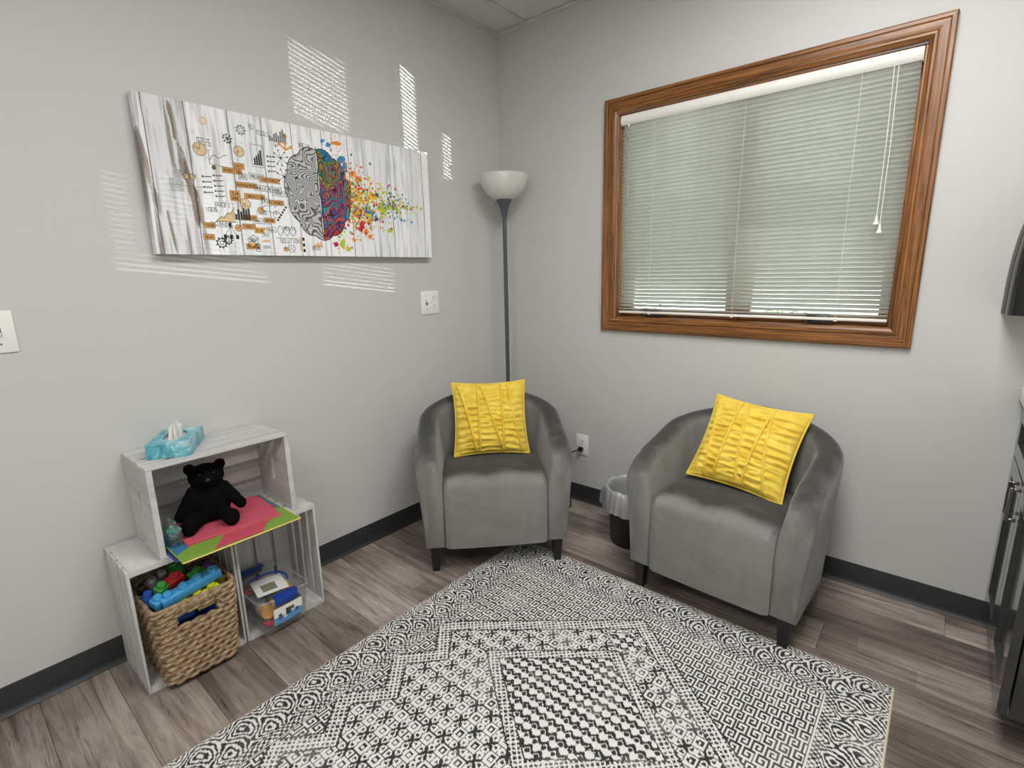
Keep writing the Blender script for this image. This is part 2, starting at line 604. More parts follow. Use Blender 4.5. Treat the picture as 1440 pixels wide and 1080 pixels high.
def baseboard(name, L, loc, rz, label):
    prof = [(0.0, 0.0), (0.016, 0.0), (0.0165, 0.002), (0.010, 0.008), (0.006, 0.016), (0.0045, 0.024), (0.004, 0.088), (0.003, 0.0905), (0.0, 0.091)]
    bm = bmesh.new()
    a = [bm.verts.new((0, -y, z)) for y, z in prof]
    b = [bm.verts.new((L, -y, z)) for y, z in prof]
    for i in range(len(prof) - 1):
        bm.faces.new((a[i], a[i + 1], b[i + 1], b[i]))
    bm.faces.new(a[::-1]); bm.faces.new(b)
    return struct(link(name, bm_mesh(bm, name, True), M['base'], None, loc, (0, 0, rz)), label)
baseboard('baseboard_back', 2.24, (0, 0, 0), 0, 'charcoal vinyl cove base below the window wall')
baseboard('baseboard_left', -RY, (0, RY, 0), PI / 2, 'charcoal vinyl cove base along the left wall')
baseboard('baseboard_front', RX, (RX, RY, 0), PI, 'charcoal vinyl cove base behind the viewer')

# ceiling: slab, lay-in tiles, T bars, wall angle, fixtures
ceiling = struct(box('ceiling', (RX / 2, RY / 2, 2.52), (RX, -RY, 0.06), M['tile']), 'suspended ceiling of pale tiles in a metal grid')
XG = [0.0, 0.20, 0.81, 1.42, 2.03, 2.64, RX]
YG = [0.0, -0.64, -1.86, -2.50, RY]
for i in range(len(XG) - 1):
    for j in range(len(YG) - 1):
        xa, xb, ya, yb = XG[i], XG[i + 1], YG[j + 1], YG[j]
        if i == 3 and j in (1, 3):
            continue                                  # a light sits here
        o = box('tile', ((xa + xb) / 2, (ya + yb) / 2, 2.459), (round(xb - xa - 0.012, 4), round(yb - ya - 0.012, 4), 0.016), M['tile'], ceiling, 0.002, 1)
        rel(o)
        o['kind'] = 'structure'
for x in XG[1:-1]:
    struct(rel(box('grid_bar', (x, RY / 2, 2.4445), (0.024, -RY, 0.009), M['grid'], ceiling)))
for y in YG[1:-1]:
    struct(rel(box('grid_bar', (RX / 2, y, 2.444), (RX, 0.024, 0.009), M['grid'], ceiling)))
for c, s in (((0.012, RY / 2, 2.4445), (0.024, -RY, 0.009)), ((RX / 2, -0.012, 2.4440), (RX, 0.024, 0.009)), ((RX - 0.012, RY / 2, 2.4445), (0.024, -RY, 0.009)), ((RX / 2, RY + 0.012, 2.444), (RX, 0.024, 0.009))):
    struct(rel(box('wall_angle', c, s, M['grid'], ceiling)))
for q, (tx, ty) in enumerate(TROFFERS):
    t = empty('ceiling_light', (tx, ty, 2.44), ('recessed ceiling troffer light above the rug', 'recessed ceiling troffer light by the front wall behind the viewer')[q], 'light', group='ceiling troffers')
    box('housing', (0, 0, 0.035), (0.58, 1.20 if q == 0 else 0.98, 0.05), M['grid'], t)
    box('diffuser', (0, 0, 0.004), (0.56, 1.16 if q == 0 else 0.94, 0.006), M['diffuser'], t)

# ------------------------------------------------------------------ window
win = struct(bpy.data.objects.new('window_1', None), 'oak framed two casement window in the back wall')
COL.objects.link(win)
win.location = ((WX0 + WX1) / 2, 0, (WZ0 + WZ1) / 2)
WCX, WCZ = win.location.x, win.location.z
def casing(L, w, name, loc, rot):
    prof = [(0.0, 0.0), (0.0, 0.016), (0.004, 0.0195), (0.014, 0.0195), (0.018, 0.015), (0.030, 0.0155), (0.042, 0.013), (0.046, 0.0165), (0.052, 0.0165), (0.056, 0.012), (w - 0.003, 0.0105), (w, 0.008), (w, 0.0)]
    bm = bmesh.new()
    a = [bm.verts.new((-L / 2 + t, t, d)) for t, d in prof]
    b = [bm.verts.new((L / 2 - t, t, d)) for t, d in prof]
    for i in range(len(prof) - 1):
        bm.faces.new((a[i], a[i + 1], b[i + 1], b[i]))
    bm.faces.new(a[::-1]); bm.faces.new(b); bm.faces.new((a[0], b[0], b[-1], a[-1]))
    o = link(name, bm_mesh(bm, name, True), M['oak'], win, loc, rot)
    o['kind'] = 'structure'
    return o
OX0, OX1, OZ0, OZ1 = 0.658, 1.886, 0.953, 1.996
cw, ch = OX1 - OX0, OZ1 - OZ0
cwz, cxz = (OX0 + OX1) / 2 - WCX, (OZ0 + OZ1) / 2 - WCZ
Wc = 0.064
def rotm(xa, ya, za):
    return Matrix((xa, ya, za)).transposed().to_euler()
casing(cw, Wc, 'casing', (cwz, 0, OZ0 - WCZ), rotm((1, 0, 0), (0, 0, 1), (0, -1, 0)))
casing(cw, Wc, 'casing', (cwz, 0, OZ1 - WCZ), rotm((-1, 0, 0), (0, 0, -1), (0, -1, 0)))
casing(ch, Wc, 'casing', (OX0 - WCX, 0, cxz), rotm((0, 0, -1), (1, 0, 0), (0, -1, 0)))
casing(ch, Wc, 'casing', (OX1 - WCX, 0, cxz), rotm((0, 0, 1), (-1, 0, 0), (0, -1, 0)))
# jamb liners
OW, OH = WX1 - WX0, WZ1 - WZ0
def wbox(name, c, s, mat, rot=None, bev=0.002):
    o = box(name, c, s, mat, win, bev, 1, rot)
    o['kind'] = 'structure'
    return o
V = (0, PI / 2, 0)
wbox('jamb', (0, 0.062, -OH / 2 + 0.004), (OW, 0.128, 0.008), M['oak'])
wbox('jamb', (0, 0.062, OH / 2 - 0.004), (OW, 0.128, 0.008), M['oak'])
wbox('jamb', (-OW / 2 + 0.004, 0.062, 0), (OH - 0.016, 0.128, 0.008), M['oak'], V)
wbox('jamb', (OW / 2 - 0.004, 0.062, 0), (OH - 0.016, 0.128, 0.008), M['oak'], V)
wbox('mullion', (0.0, 0.085, 0), (OH - 0.016, 0.05, 0.022), M['oak'], V)
for s in (-1, 1):
    cx = s * (0.011 + (OW / 2 - 0.008 - 0.011) / 2)
    sw = (OW / 2 - 0.008 - 0.011)
    sh = OH - 0.016
    f = struct(bpy.data.objects.new('sash', None)); COL.objects.link(f); f.parent = win; f.location = (cx, 0.095, 0)
    for c, L, r in (((0, 0, -sh / 2 + 0.017), sw, None), ((0, 0, sh / 2 - 0.017), sw, None), ((-sw / 2 + 0.02, 0, 0), sh - 0.068, V), ((sw / 2 - 0.02, 0, 0), sh - 0.068, V)):
        o = box('stile' if r else 'rail', c, (round(L, 4), 0.034, 0.034 if not r else 0.040), M['oak'], f, 0.003, 1, r)
        o['kind'] = 'structure'
    g = box('pane', (0, 0.006, 0), (round(sw - 0.076, 4), 0.004, round(sh - 0.064, 4)), M['glass'], f)
    g['kind'] = 'structure'
# crank operators on the lower sash rails
for cx in (0.915, 1.60):
    c = struct(bpy.data.objects.new('crank_operator', None)); COL.objects.link(c); c.parent = win
    c.location = (cx - WCX, 0.045, 1.020 - WCZ)
    box('cover', (0, 0.0, 0.014), (0.085, 0.034, 0.026), M['bronze'], c, 0.006, 2)
    bm = bmesh.new()
    lathe([(0, -0.014), (0.011, -0.014), (0.0125, -0.008), (0.0125, 0.006), (0.009, 0.012), (0, 0.013)], 18, bm)
    bmesh.ops.translate(bm, vec=(-0.052, -0.014, 0.018), verts=bm.verts[:])
    link('crank_hub', bm_mesh(bm, 'crank_hub', True), M['bronze'], c)
    tube('crank_handle', [(-0.052, -0.018, 0.028), (-0.03, -0.024, 0.031), (0.0, -0.024, 0.030), (0.03, -0.021, 0.029)], 0.0045, M['bronze'], c)

# ------------------------------------------------------------------ blind
blind = empty('window_blind', ((WX0 + WX1) / 2, 0.022, 1.90), 'white horizontal mini blind closed inside the oak window frame', 'blind')
BX0, BX1 = 0.736, 1.812
BL = BX1 - BX0
bcx = (BX0 + BX1) / 2 - blind.location.x
# head rail with a rounded front valance
prof = [(-0.016, 0.022), (0.018, 0.022), (0.018, -0.020), (0.012, -0.020), (0.012, 0.016), (-0.010, 0.016), (-0.017, 0.010), (-0.022, 0.0), (-0.020, -0.014), (-0.013, -0.022), (-0.0155, -0.0235), (-0.0235, -0.015), (-0.026, 0.0), (-0.023, 0.013)]
bm = bmesh.new()
a = [bm.verts.new((-BL / 2, y, z)) for y, z in prof]; b = [bm.verts.new((BL / 2, y, z)) for y, z in prof]
for i in range(len(prof)):
    j = (i + 1) % len(prof)
    bm.faces.new((a[i], a[j], b[j], b[i]))
bm.faces.new(a[::-1]); bm.faces.new(b)
link('head_rail', bm_mesh(bm, 'head_rail', True), M['blind_white'], blind, (bcx, 0, 0.004))
PITCH, SW, TILT = 0.0166, 0.0250, RAD(39)
def slat_mesh():
    bm = bmesh.new()
    n = 5
    ra, rb, ta, tb = [], [], [], []
    for k in range(n):
        t = (k / (n - 1) - 0.5) * SW
        cr = 0.0030 * (1 - (2 * t / SW) ** 2)
        ra.append(bm.verts.new((-BL / 2 + 0.004, t, cr))); rb.append(bm.verts.new((BL / 2 - 0.004, t, cr)))
        ta.append(bm.verts.new((-BL / 2 + 0.004, t, cr - 0.0004))); tb.append(bm.verts.new((BL / 2 - 0.004, t, cr - 0.0004)))
    for k in range(n - 1):
        bm.faces.new((ra[k], ra[k + 1], rb[k + 1], rb[k]))
        bm.faces.new((ta[k + 1], ta[k], tb[k], tb[k + 1]))
    bm.faces.new((ra[0], rb[0], tb[0], ta[0])); bm.faces.new((rb[-1], ra[-1], ta[-1], tb[-1]))
    bm.faces.new(ra + ta[::-1]); bm.faces.new(rb[::-1] + tb)
    me = bm_mesh(bm, 'slat', True)
    me.materials.append(M['slat'])
    return me
sm = slat_mesh()
ztop, zbot = 1.872, 1.056
ns = int((ztop - zbot) / PITCH) + 1
for i in range(ns):
    z = ztop - i * PITCH
    k = ns - 1 - i
    tilt = TILT - (RAD(16) if k == 0 else RAD(8) if k == 1 else RAD(3) if k == 2 else 0)
    tilt += RAD(random.uniform(-0.8, 0.8))
    o = link('slat', sm, None, blind, (bcx, 0, z - 1.90), (-tilt, 0, 0))
zb = ztop - (ns - 1) * PITCH
box('bottom_rail', (bcx, 0, zb - 0.0155 - 1.90), (BL - 0.008, 0.024, 0.011), M['blind_white'], blind, 0.004, 2)
for lx in (0.897, 1.272, 1.649):
    for dy in (-0.0125, 0.0125):
        tube('ladder_cord', [(lx - blind.location.x, dy, ztop - 1.885), (lx - blind.location.x, dy, zb - 0.015 - 1.90)], 0.0007, M['cord_white'], blind, 5)
    box('cord_cap', (lx - blind.location.x, -0.006, zb - 0.022 - 1.90), (0.012, 0.012, 0.005), M['blind_white'], blind, 0.002, 1)
for (x, zend) in ((1.738, 1.405), (1.750, 1.375)):
    xx = x - blind.location.x
    c = tube('pull_cord', [(xx, -0.026, -0.02), (xx + 0.004, -0.029, -0.25), (xx + 0.003, -0.03, zend - 1.90)], 0.0013, M['cord_white'], blind, 6)
    lathe_obj('tassel', [(0, 0.032), (0.003, 0.031), (0.0045, 0.018), (0.010, 0.002), (0.009, 0.0), (0, 0.0)], M['blind_white'], c, (xx + 0.003, -0.03, zend - 1.90 - 0.028), None, 14)
tube('tilt_wand', [(0.778 - blind.location.x, -0.027, -0.02), (0.780 - blind.location.x, -0.029, -0.55)], 0.003, M['wand'], blind, 6)

# ------------------------------------------------------------------ printed canvas
def canvas_print(Wp, Hp, wm, hm):
    rng = np.random.RandomState(3)
    U, Vv = np.meshgrid(np.linspace(0, 1, Wp), np.linspace(0, 1, Hp))
    XM, YM = U * wm, Vv * hm                # metres, v up
    def fbm(x, y, o=4, seed=0):
        r = np.random.RandomState(seed)
        tot = np.zeros_like(x); amp = 1.0; norm = 0
        for k in range(o):
            n = 64
            tab = r.rand(n, n)
            xi, yi = np.floor(x).astype(int), np.floor(y).astype(int)
            xf, yf = x - xi, y - yi
            xf = xf * xf * (3 - 2 * xf); yf = yf * yf * (3 - 2 * yf)
            a = tab[yi % n, xi % n]; b = tab[yi % n, (xi + 1) % n]; c = tab[(yi + 1) % n, xi % n]; d = tab[(yi + 1) % n, (xi + 1) % n]
            tot += amp * ((a * (1 - xf) + b * xf) * (1 - yf) + (c * (1 - xf) + d * xf) * yf)
            norm += amp; amp *= 0.55; x = x * 2.03 + 7.1; y = y * 2.03 + 3.7
        return tot / norm
    img = np.ones((Hp, Wp, 3)) * np.array([0.945, 0.948, 0.955])
    # painted boards: vertical grain and worn streaks
    seams = [0.017, 0.118, 0.2335, 0.330, 0.4255, 0.532, 0.630, 0.737, 0.810, 0.890, 0.966]
    board = np.searchsorted(np.array(seams), U)
    tone = np.array([0.0, -0.05, 0.02, 0.0, 0.03, 0.04, 0.02, 0.0, -0.02, 0.015, -0.02, 0.02])[board]
    img += tone[..., None]
    g = fbm(XM * 95 + board * 9, YM * 5.5, 4, 1)
    img -= (np.clip(g - 0.54, 0, 1) * 0.62)[..., None]
    edge = np.clip((np.abs(U - 0.0) < 0.24) * 1.0, 0, 1)
    w2 = fbm(XM * 60 + board * 5, YM * 3.2, 4, 5)
    wear = np.clip((w2 - 0.53) * 6, 0, 1) * np.clip(1.25 - U * 4.6, 0.0, 1) ** 1.0
    brown = np.array([0.47, 0.43, 0.39])
    img = img * (1 - 0.75 * wear[..., None]) + brown * 0.75 * wear[..., None]
    # big bare patches on the second board
    for (cs, ct, rs, rt2, a) in ((0.098, 0.60, 0.011, 0.12, 0.9), (0.112, 0.40, 0.010, 0.20, 0.95), (0.085, 0.88, 0.006, 0.12, 0.8), (0.126, 0.30, 0.007, 0.10, 0.8), (0.045, 0.16, 0.004, 0.12, 0.7), (0.008, 0.55, 0.006, 0.2, 0.6), (0.02, 0.36, 0.005, 0.1, 0.6)):
        dd = ((U - cs - (Vv - ct) * -0.03) / rs) ** 2 + ((Vv - ct) / rt2) ** 2 + (fbm(XM * 70, YM * 25, 3, 9) - 0.5) * 2.4
        m = np.clip((1 - dd) * 3, 0, 1) * a
        img = img * (1 - m[..., None]) + (np.array([0.52, 0.47, 0.42]) + (g[..., None] - 0.5) * 0.5) * m[..., None]
        ring = np.clip(1 - np.abs(dd - 1.05) * 5, 0, 1) * a * 0.6
        img = img * (1 - ring[..., None]) + np.array([0.22, 0.2, 0.19]) * ring[..., None]
    w3 = fbm(XM * 70 + 40, YM * 6, 4, 8)
    grey = np.clip((w3 - 0.62) * 4, 0, 1) * (0.25 + 0.5 * (np.abs(Vv - 0.5) > 0.3))
    img = img * (1 - 0.55 * grey[..., None]) + np.array([0.55, 0.55, 0.57]) * 0.55 * grey[..., None]
    for i, s in enumerate(seams):
        wgt = [1, 1, 1, 1, 0.75, 0.7, 1, 0.25, 0.9, 0.3, 0.9][i]
        off = (fbm(YM * 9 + i * 5, YM * 0 + i, 2, 4) - 0.5) * 0.004
        dd = np.abs(U - s - off) * wm
        m = np.clip(1.6 - dd / 0.0010, 0, 1) * wgt
        img = img * (1 - 0.85 * m[..., None]) + np.array([0.13, 0.13, 0.14]) * 0.85 * m[..., None]
    # drawing tools (coordinates in s,t of the canvas)
    def stamp(mask_fn, x0, x1, y0, y1, colr, alpha=1.0):
        i0, i1 = max(0, int(x0 / wm * (Wp - 1)) - 2), min(Wp, int(x1 / wm * (Wp - 1)) + 3)
        j0, j1 = max(0, int(y0 / hm * (Hp - 1)) - 2), min(Hp, int(y1 / hm * (Hp - 1)) + 3)
        if i1 <= i0 or j1 <= j0:
            return
        m = mask_fn(XM[j0:j1, i0:i1], YM[j0:j1, i0:i1]) * alpha
        sub = img[j0:j1, i0:i1]
        sub[...] = sub * (1 - m[..., None]) + np.array(colr) * m[..., None]
    px = wm / Wp
    def seg(p, q, w, colr, alpha=1.0):
        (ax, ay), (bx, by) = p, q
        def f(x, y):
            dx, dy = bx - ax, by - ay
            L = dx * dx + dy * dy + 1e-12
            t = np.clip(((x - ax) * dx + (y - ay) * dy) / L, 0, 1)
            d = np.hypot(x - ax - t * dx, y - ay - t * dy)
            return np.clip((w / 2 - d) / px + 0.5, 0, 1)
        stamp(f, min(ax, bx) - w, max(ax, bx) + w, min(ay, by) - w, max(ay, by) + w, colr, alpha)
    def disc(c, r, colr, alpha=1.0, ring=None):
        def f(x, y):
            d = np.hypot(x - c[0], y - c[1])
            d = np.abs(d - r) - ring / 2 if ring else d - r
            return np.clip(0.5 - d / px, 0, 1)
        e = r + (ring or 0)
        stamp(f, c[0] - e, c[0] + e, c[1] - e, c[1] + e, colr, alpha)
    def rect(x0, y0, x1, y1, colr, alpha=1.0):
        stamp(lambda x, y: np.clip(0.5 + np.minimum(np.minimum(x - x0, x1 - x), np.minimum(y - y0, y1 - y)) / px, 0, 1), x0, x1, y0, y1, colr, alpha)
    def frame(x0, y0, x1, y1, w, colr):
        for p, q in (((x0, y0), (x1, y0)), ((x1, y0), (x1, y1)), ((x1, y1), (x0, y1)), ((x0, y1), (x0, y0))):
            seg(p, q, w, colr)
    INK = (0.16, 0.16, 0.17); ORG = (0.86, 0.62, 0.33); TAN = (0.88, 0.76, 0.58)
    F = {'A': '0013 1320 0.71.3', 'B': '0003 0313 1322 2211 0111 1120 2000', 'C': '2303 0300 0020', 'D': '0003 0312 1221 2100', 'E': '2303 0300 0020 01.511.5', 'F': '2303 0300 01.511.5', 'G': '2303 0300 0020 2021 2111', 'H': '0003 2023 01.521.5', 'I': '1013', 'K': '0003 2301.5 01.520', 'L': '0300 0020', 'M': '0003 0311 1123 2320', 'N': '0003 0320 2023', 'O': '0003 0323 2320 2000', 'P': '0003 0323 2321 2101', 'R': '0003 0323 2321 2101 1120', 'S': '2303 0301.5 01.521.5 21.520 2000', 'T': '0323 1013', 'U': '0300 0020 2023', 'V': '0310 1023', 'W': '0300 0011 1120 2023', 'Y': '0311 2311 1110', '0': '0003 0323 2320 2000', '1': '1013', '$': '2303 0301.5 01.521.5 21.520 2000 1013.4', 'J': '2320 2000'}
    import re as _re
    def text(s, x, y, h, colr=INK, w=0.0012):
        cw2 = h * 0.52
        for chx in s:
            if chx in F:
                for st in F[chx].split():
                    nums = _re.findall(r'\d\.\d|\d', st)
                    if len(nums) == 4:
                        v = [float(k) for k in nums]
                        seg((x + v[0] / 2 * cw2, y + v[1] / 3 * h), (x + v[2] / 2 * cw2, y + v[3] / 3 * h), w, colr)
            x += cw2 * 1.42
    P = lambda s, t: (s * wm, t * hm)
    def tbox(s, t, word, fill, h=0.0085):
        x, y = P(s, t)
        wd = len(word) * h * 0.74 + 0.008
        if fill:
            rect(x, y, x + wd, y + h + 0.009, fill, 0.95)
        frame(x, y, x + wd, y + h + 0.009, 0.0011, (0.35, 0.25, 0.14) if fill else INK)
        text(word, x + 0.005, y + 0.0045, h, INK)
    for (s, t, wd, f) in ((0.2, 0.575, 'MARKETING', ORG), (0.236, 0.615, 'DATA', ORG), (0.246, 0.545, 'WEB', None), (0.235, 0.485, 'MANAGEMENT', ORG), (0.213, 0.42, 'TEAM', ORG), (0.213, 0.385, 'WORK', ORG), (0.255, 0.41, 'INNOVATION', ORG), (0.276, 0.555, 'PROJECT', None), (0.308, 0.54, 'INVESTMENT', ORG), (0.289, 0.475, 'MOBILE NETWORK', None), (0.345, 0.45, 'IDENTITY', None), (0.332, 0.38, 'FINANCE', ORG), (0.307, 0.39, 'SEO', None), (0.24, 0.255, 'CONTENT', ORG), (0.238, 0.19, 'TARGET', ORG), (0.272, 0.235, 'ANALYSIS', None), (0.308, 0.245, 'BRAND', ORG), (0.274, 0.165, 'PLAN', (0.9, 0.66, 0.2)), (0.312, 0.175, 'GOAL', None), (0.13, 0.185, 'IDEA', ORG), (0.125, 0.105, 'NEWS', ORG), (0.242, 0.045, 'REPORT', ORG), (0.250, 0.09, 'TEST', None)):
        tbox(s, t, wd, f)
    for (wd, s, t, h) in (('$$$', 0.142, 0.74, 0.02), ('PROFIT', 0.168, 0.335, 0.014), ('100$', 0.140, 0.30, 0.013), ('100$', 0.285, 0.305, 0.013), ('BRANDS', 0.150, 0.195, 0.016), ('MEDIA', 0.368, 0.195, 0.013), ('SOLUTIONS', 0.352, 0.10, 0.013), ('SOCIAL', 0.447, 0.845, 0.012), ('TOOLS', 0.312, 0.875, 0.014), ('NEWS', 0.462, 0.05, 0.012)):
        x, y = P(s, t); text(wd, x, y, h)
    def bars(s, t, hs, w=0.007, colr=INK, base=True):
        x, y = P(s, t)
        for i, hh in enumerate(hs):
            rect(x + i * w * 1.25, y, x + i * w * 1.25 + w, y + hh, colr, 0.92)
        if base:
            seg((x - 0.003, y), (x + len(hs) * w * 1.3, y), 0.0012, INK)
    bars(0.213, 0.255, [0.026, 0.018, 0.034, 0.028, 0.044, 0.034, 0.052])
    bars(0.297, 0.66, [0.022, 0.03, 0.038, 0.05], 0.006)
    frame(*P(0.291, 0.645), *P(0.325, 0.80), 0.0013, INK)
    bars(0.352, 0.85, [0.016, 0.012, 0.024, 0.03, 0.022, 0.036, 0.044, 0.032], 0.0065, (0.45, 0.45, 0.47))
    bars(0.468, 0.075, [0.006, 0.010, 0.016, 0.012, 0.022], 0.006, ORG)
    # rising chart
    x, y = P(0.165, 0.235)
    pts = [(0, 0), (0.018, 0.016), (0.026, 0.012), (0.04, 0.030), (0.048, 0.026), (0.064, 0.05)]
    stamp(lambda X, Y: np.clip((np.interp(X - x, [p[0] for p in pts], [p[1] for p in pts]) + y - Y) / px, 0, 1) * (Y > y) * (X > x) * (X < x + 0.064), x, x + 0.07, y, y + 0.06, TAN, 0.9)
    for p, q in zip(pts, pts[1:]):
        seg((x + p[0], y + p[1]), (x + q[0], y + q[1]), 0.0016, INK)
    seg((x, y), (x + 0.066, y), 0.0014, INK)
    # line chart
    for (s, t) in ((0.168, 0.62), (0.306, 0.33)):
        x, y = P(s, t)
        seg((x, y), (x, y + 0.045), 0.0012, INK); seg((x, y), (x + 0.06, y - 0.004), 0.0012, INK)
        q = (x, y + 0.01)
        for k in range(1, 7):
            q2 = (x + k * 0.0095, y + 0.016 + rng.rand() * 0.02)
            seg(q, q2, 0.0013, INK); q = q2
    def gear(s, t, r, colr=INK):
        c = P(s, t)
        disc(c, r, colr, 1, 0.003); disc(c, r * 0.45, colr, 1, 0.0018)
        for k in range(9):
            a2 = 2 * PI * k / 9
            seg((c[0] + r * math.cos(a2), c[1] + r * math.sin(a2)), (c[0] + r * 1.28 * math.cos(a2), c[1] + r * 1.28 * math.sin(a2)), 0.0042, colr)
    gear(0.172, 0.085, 0.014); gear(0.190, 0.105, 0.012); gear(0.268, 0.885, 0.012, (0.45, 0.45, 0.47)); gear(0.165, 0.90, 0.009, TAN)
    def star(s, t, n=8, r=0.022):
        c = P(s, t)
        for k in range(n):
            a2 = 2 * PI * k / n + rng.rand() * 0.4
            e = (c[0] + r * math.cos(a2), c[1] + r * math.sin(a2) )
            seg(c, e, 0.0011, INK); disc(e, 0.0028, INK)
        disc(c, 0.004, INK)
    star(0.383, 0.735, 8, 0.026); star(0.388, 0.60, 7, 0.026); star(0.226, 0.81, 9, 0.013)
    # pies, clocks, coins
    for (s, t, r, f) in ((0.255, 0.735, 0.017, TAN), (0.146, 0.71, 0.020, TAN), (0.35, 0.31, 0.013, None), (0.388, 0.055, 0.013, None), (0.368, 0.05, 0.008, ORG), (0.225, 0.195, 0.011, ORG), (0.30, 0.92, 0.008, None), (0.372, 0.83, 0.008, None), (0.405, 0.90, 0.006, ORG), (0.10, 0.52, 0.008, TAN), (0.118, 0.525, 0.008, TAN), (0.178, 0.60, 0.006, (0.45, 0.3, 0.22)), (0.255, 0.37, 0.018, TAN), (0.3, 0.335, 0.01, ORG)):
        c = P(s, t)
        if f:
            disc(c, r, f, 0.85)
        disc(c, r, INK, 1, 0.0012)
        for k in range(3):
            a2 = rng.rand() * 6.28
            seg(c, (c[0] + r * math.cos(a2), c[1] + r * math.sin(a2)), 0.0011, INK)
    # arrow fork, hierarchy, flow chart, lists, speech flags
    for (ax, ay) in ((-0.022, 0.018), (0.0, 0.022), (0.022, 0.012)):
        c = P(0.402, 0.80); seg(c, (c[0] + ax, c[1] + ay), 0.006, ORG); disc((c[0] + ax, c[1] + ay), 0.006, ORG)
    c = P(0.202, 0.20)
    rect(c[0] - 0.005, c[1], c[0] + 0.005, c[1] + 0.014, INK)
    for dx in (-0.02, 0, 0.02):
        seg(c, (c[0] + dx, c[1] - 0.028), 0.0012, INK); rect(c[0] + dx - 0.005, c[1] - 0.04, c[0] + dx + 0.005, c[1] - 0.026, INK)
    for (s, t, n) in ((0.172, 0.40, 5), (0.338, 0.62, 4), (0.142, 0.42, 4)):
        for k in range(n):
            x, y = P(s, t + k * 0.035)
            rect(x, y, x + 0.005, y + 0.006, INK); seg((x + 0.008, y + 0.003), (x + 0.028, y + 0.005), 0.003, INK, 0.8)
    for (s, t, f) in ((0.268, 0.125, None), (0.262, 0.08, (0.9, 0.7, 0.35))):
        c = P(s, t)
        for k in range(4):
            a2 = k * PI / 2; b2 = a2 + PI / 2
            seg((c[0] + 0.017 * math.cos(a2), c[1] + 0.012 * math.sin(a2)), (c[0] + 0.017 * math.cos(b2), c[1] + 0.012 * math.sin(b2)), 0.0014, INK)
        if f:
            disc(c, 0.007, f)
    for r in range(4):
        for k in range(3):
            x, y = P(0.296 + k * 0.0075, 0.055 + r * 0.045)
            (rect if r % 2 else frame)(*((x, y, x + 0.006, y + 0.008) + ((ORG,) if r % 2 else (0.001, INK))))
    frame(*P(0.272, 0.03), *P(0.284, 0.085), 0.0014, INK); disc(P(0.278, 0.056), 0.004, INK)
    # wave chart under the network
    q = None
    for k in range(40):
        s = 0.345 + k * 0.0016
        for ph in (0, PI):
            seg(P(s, 0.19 + 0.035 * math.sin(k * 0.24 + ph)), P(s + 0.0016, 0.19 + 0.035 * math.sin((k + 1) * 0.24 + ph)), 0.0013, INK)
    seg(P(0.34, 0.135), P(0.41, 0.135), 0.0012, INK)
    for k in range(6):
        disc(P(0.352 + k * 0.006, 0.27 + k * 0.02), 0.004, INK)
    rect(*P(0.418, 0.04), *P(0.424, 0.15), TAN); 
    for k in range(3):
        rect(*P(0.428, 0.03 + k * 0.045), *P(0.436, 0.055 + k * 0.045), INK)
    # a faint sketch of a town on the second board
    for k in range(9):
        x, y = P(0.058 + k * 0.0036, 0.42)
        frame(x, y, x + 0.004, y + 0.03 + rng.rand() * 0.05, 0.0009, (0.35, 0.35, 0.37))
    seg(P(0.05, 0.46), P(0.14, 0.455), 0.001, (0.35, 0.35, 0.37))
    for k in range(60):
        s, t = 0.06 + rng.rand() * 0.38, rng.rand() * 0.9 + 0.04
        a2 = rng.rand() * 6.28
        x, y = P(s, t); seg((x, y), (x + 0.006 * math.cos(a2), y + 0.006 * math.sin(a2)), 0.001, INK, 0.6)
    # paint splashes to the right of the brain
    pal = [(0.86, 0.20, 0.17), (0.93, 0.55, 0.16), (0.95, 0.78, 0.20), (0.72, 0.78, 0.22), (0.22, 0.52, 0.72), (0.30, 0.50, 0.36), (0.72, 0.16, 0.30), (0.16, 0.30, 0.56), (0.90, 0.42, 0.18)]
    blobs = [((0.625, 0.60), 0.012, 0), ((0.655, 0.37), 0.024, 0), ((0.665, 0.28), 0.018, 0), ((0.70, 0.30), 0.016, 0), ((0.66, 0.24), 0.016, 6), ((0.68, 0.22), 0.014, 1), ((0.70, 0.36), 0.02, 2), ((0.665, 0.50), 0.022, 2), ((0.72, 0.52), 0.018, 2), ((0.645, 0.70), 0.014, 1), ((0.60, 0.80), 0.018, 4), ((0.615, 0.74), 0.016, 4), ((0.59, 0.92), 0.014, 1), ((0.70, 0.40), 0.014, 4), ((0.715, 0.38), 0.015, 4), ((0.73, 0.34), 0.010, 7), ((0.74, 0.54), 0.012, 5), ((0.75, 0.46), 0.020, 3), ((0.77, 0.42), 0.022, 3), ((0.80, 0.46), 0.018, 3), ((0.83, 0.44), 0.014, 3), ((0.79, 0.235), 0.014, 3), ((0.87, 0.46), 0.014, 3), ((0.90, 0.46), 0.010, 3), ((0.93, 0.475), 0.007, 3), ((0.58, 0.10), 0.02, 3), ((0.60, 0.06), 0.012, 3), ((0.555, 0.10), 0.012, 6), ((0.63, 0.14), 0.010, 1), ((0.70, 0.18), 0.014, 1), ((0.66, 0.66), 0.016, 8), ((0.71, 0.68), 0.008, 3), ((0.80, 0.64), 0.006, 6), ((0.83, 0.62), 0.006, 6), ((0.85, 0.35), 0.008, 4), ((0.865, 0.34), 0.006, 7), ((0.90, 0.33), 0.006, 4), ((0.76, 0.32), 0.007, 4), ((0.64, 0.62), 0.010, 5), ((0.535, 0.915), 0.010, 4), ((0.56, 0.90), 0.012, 4)]
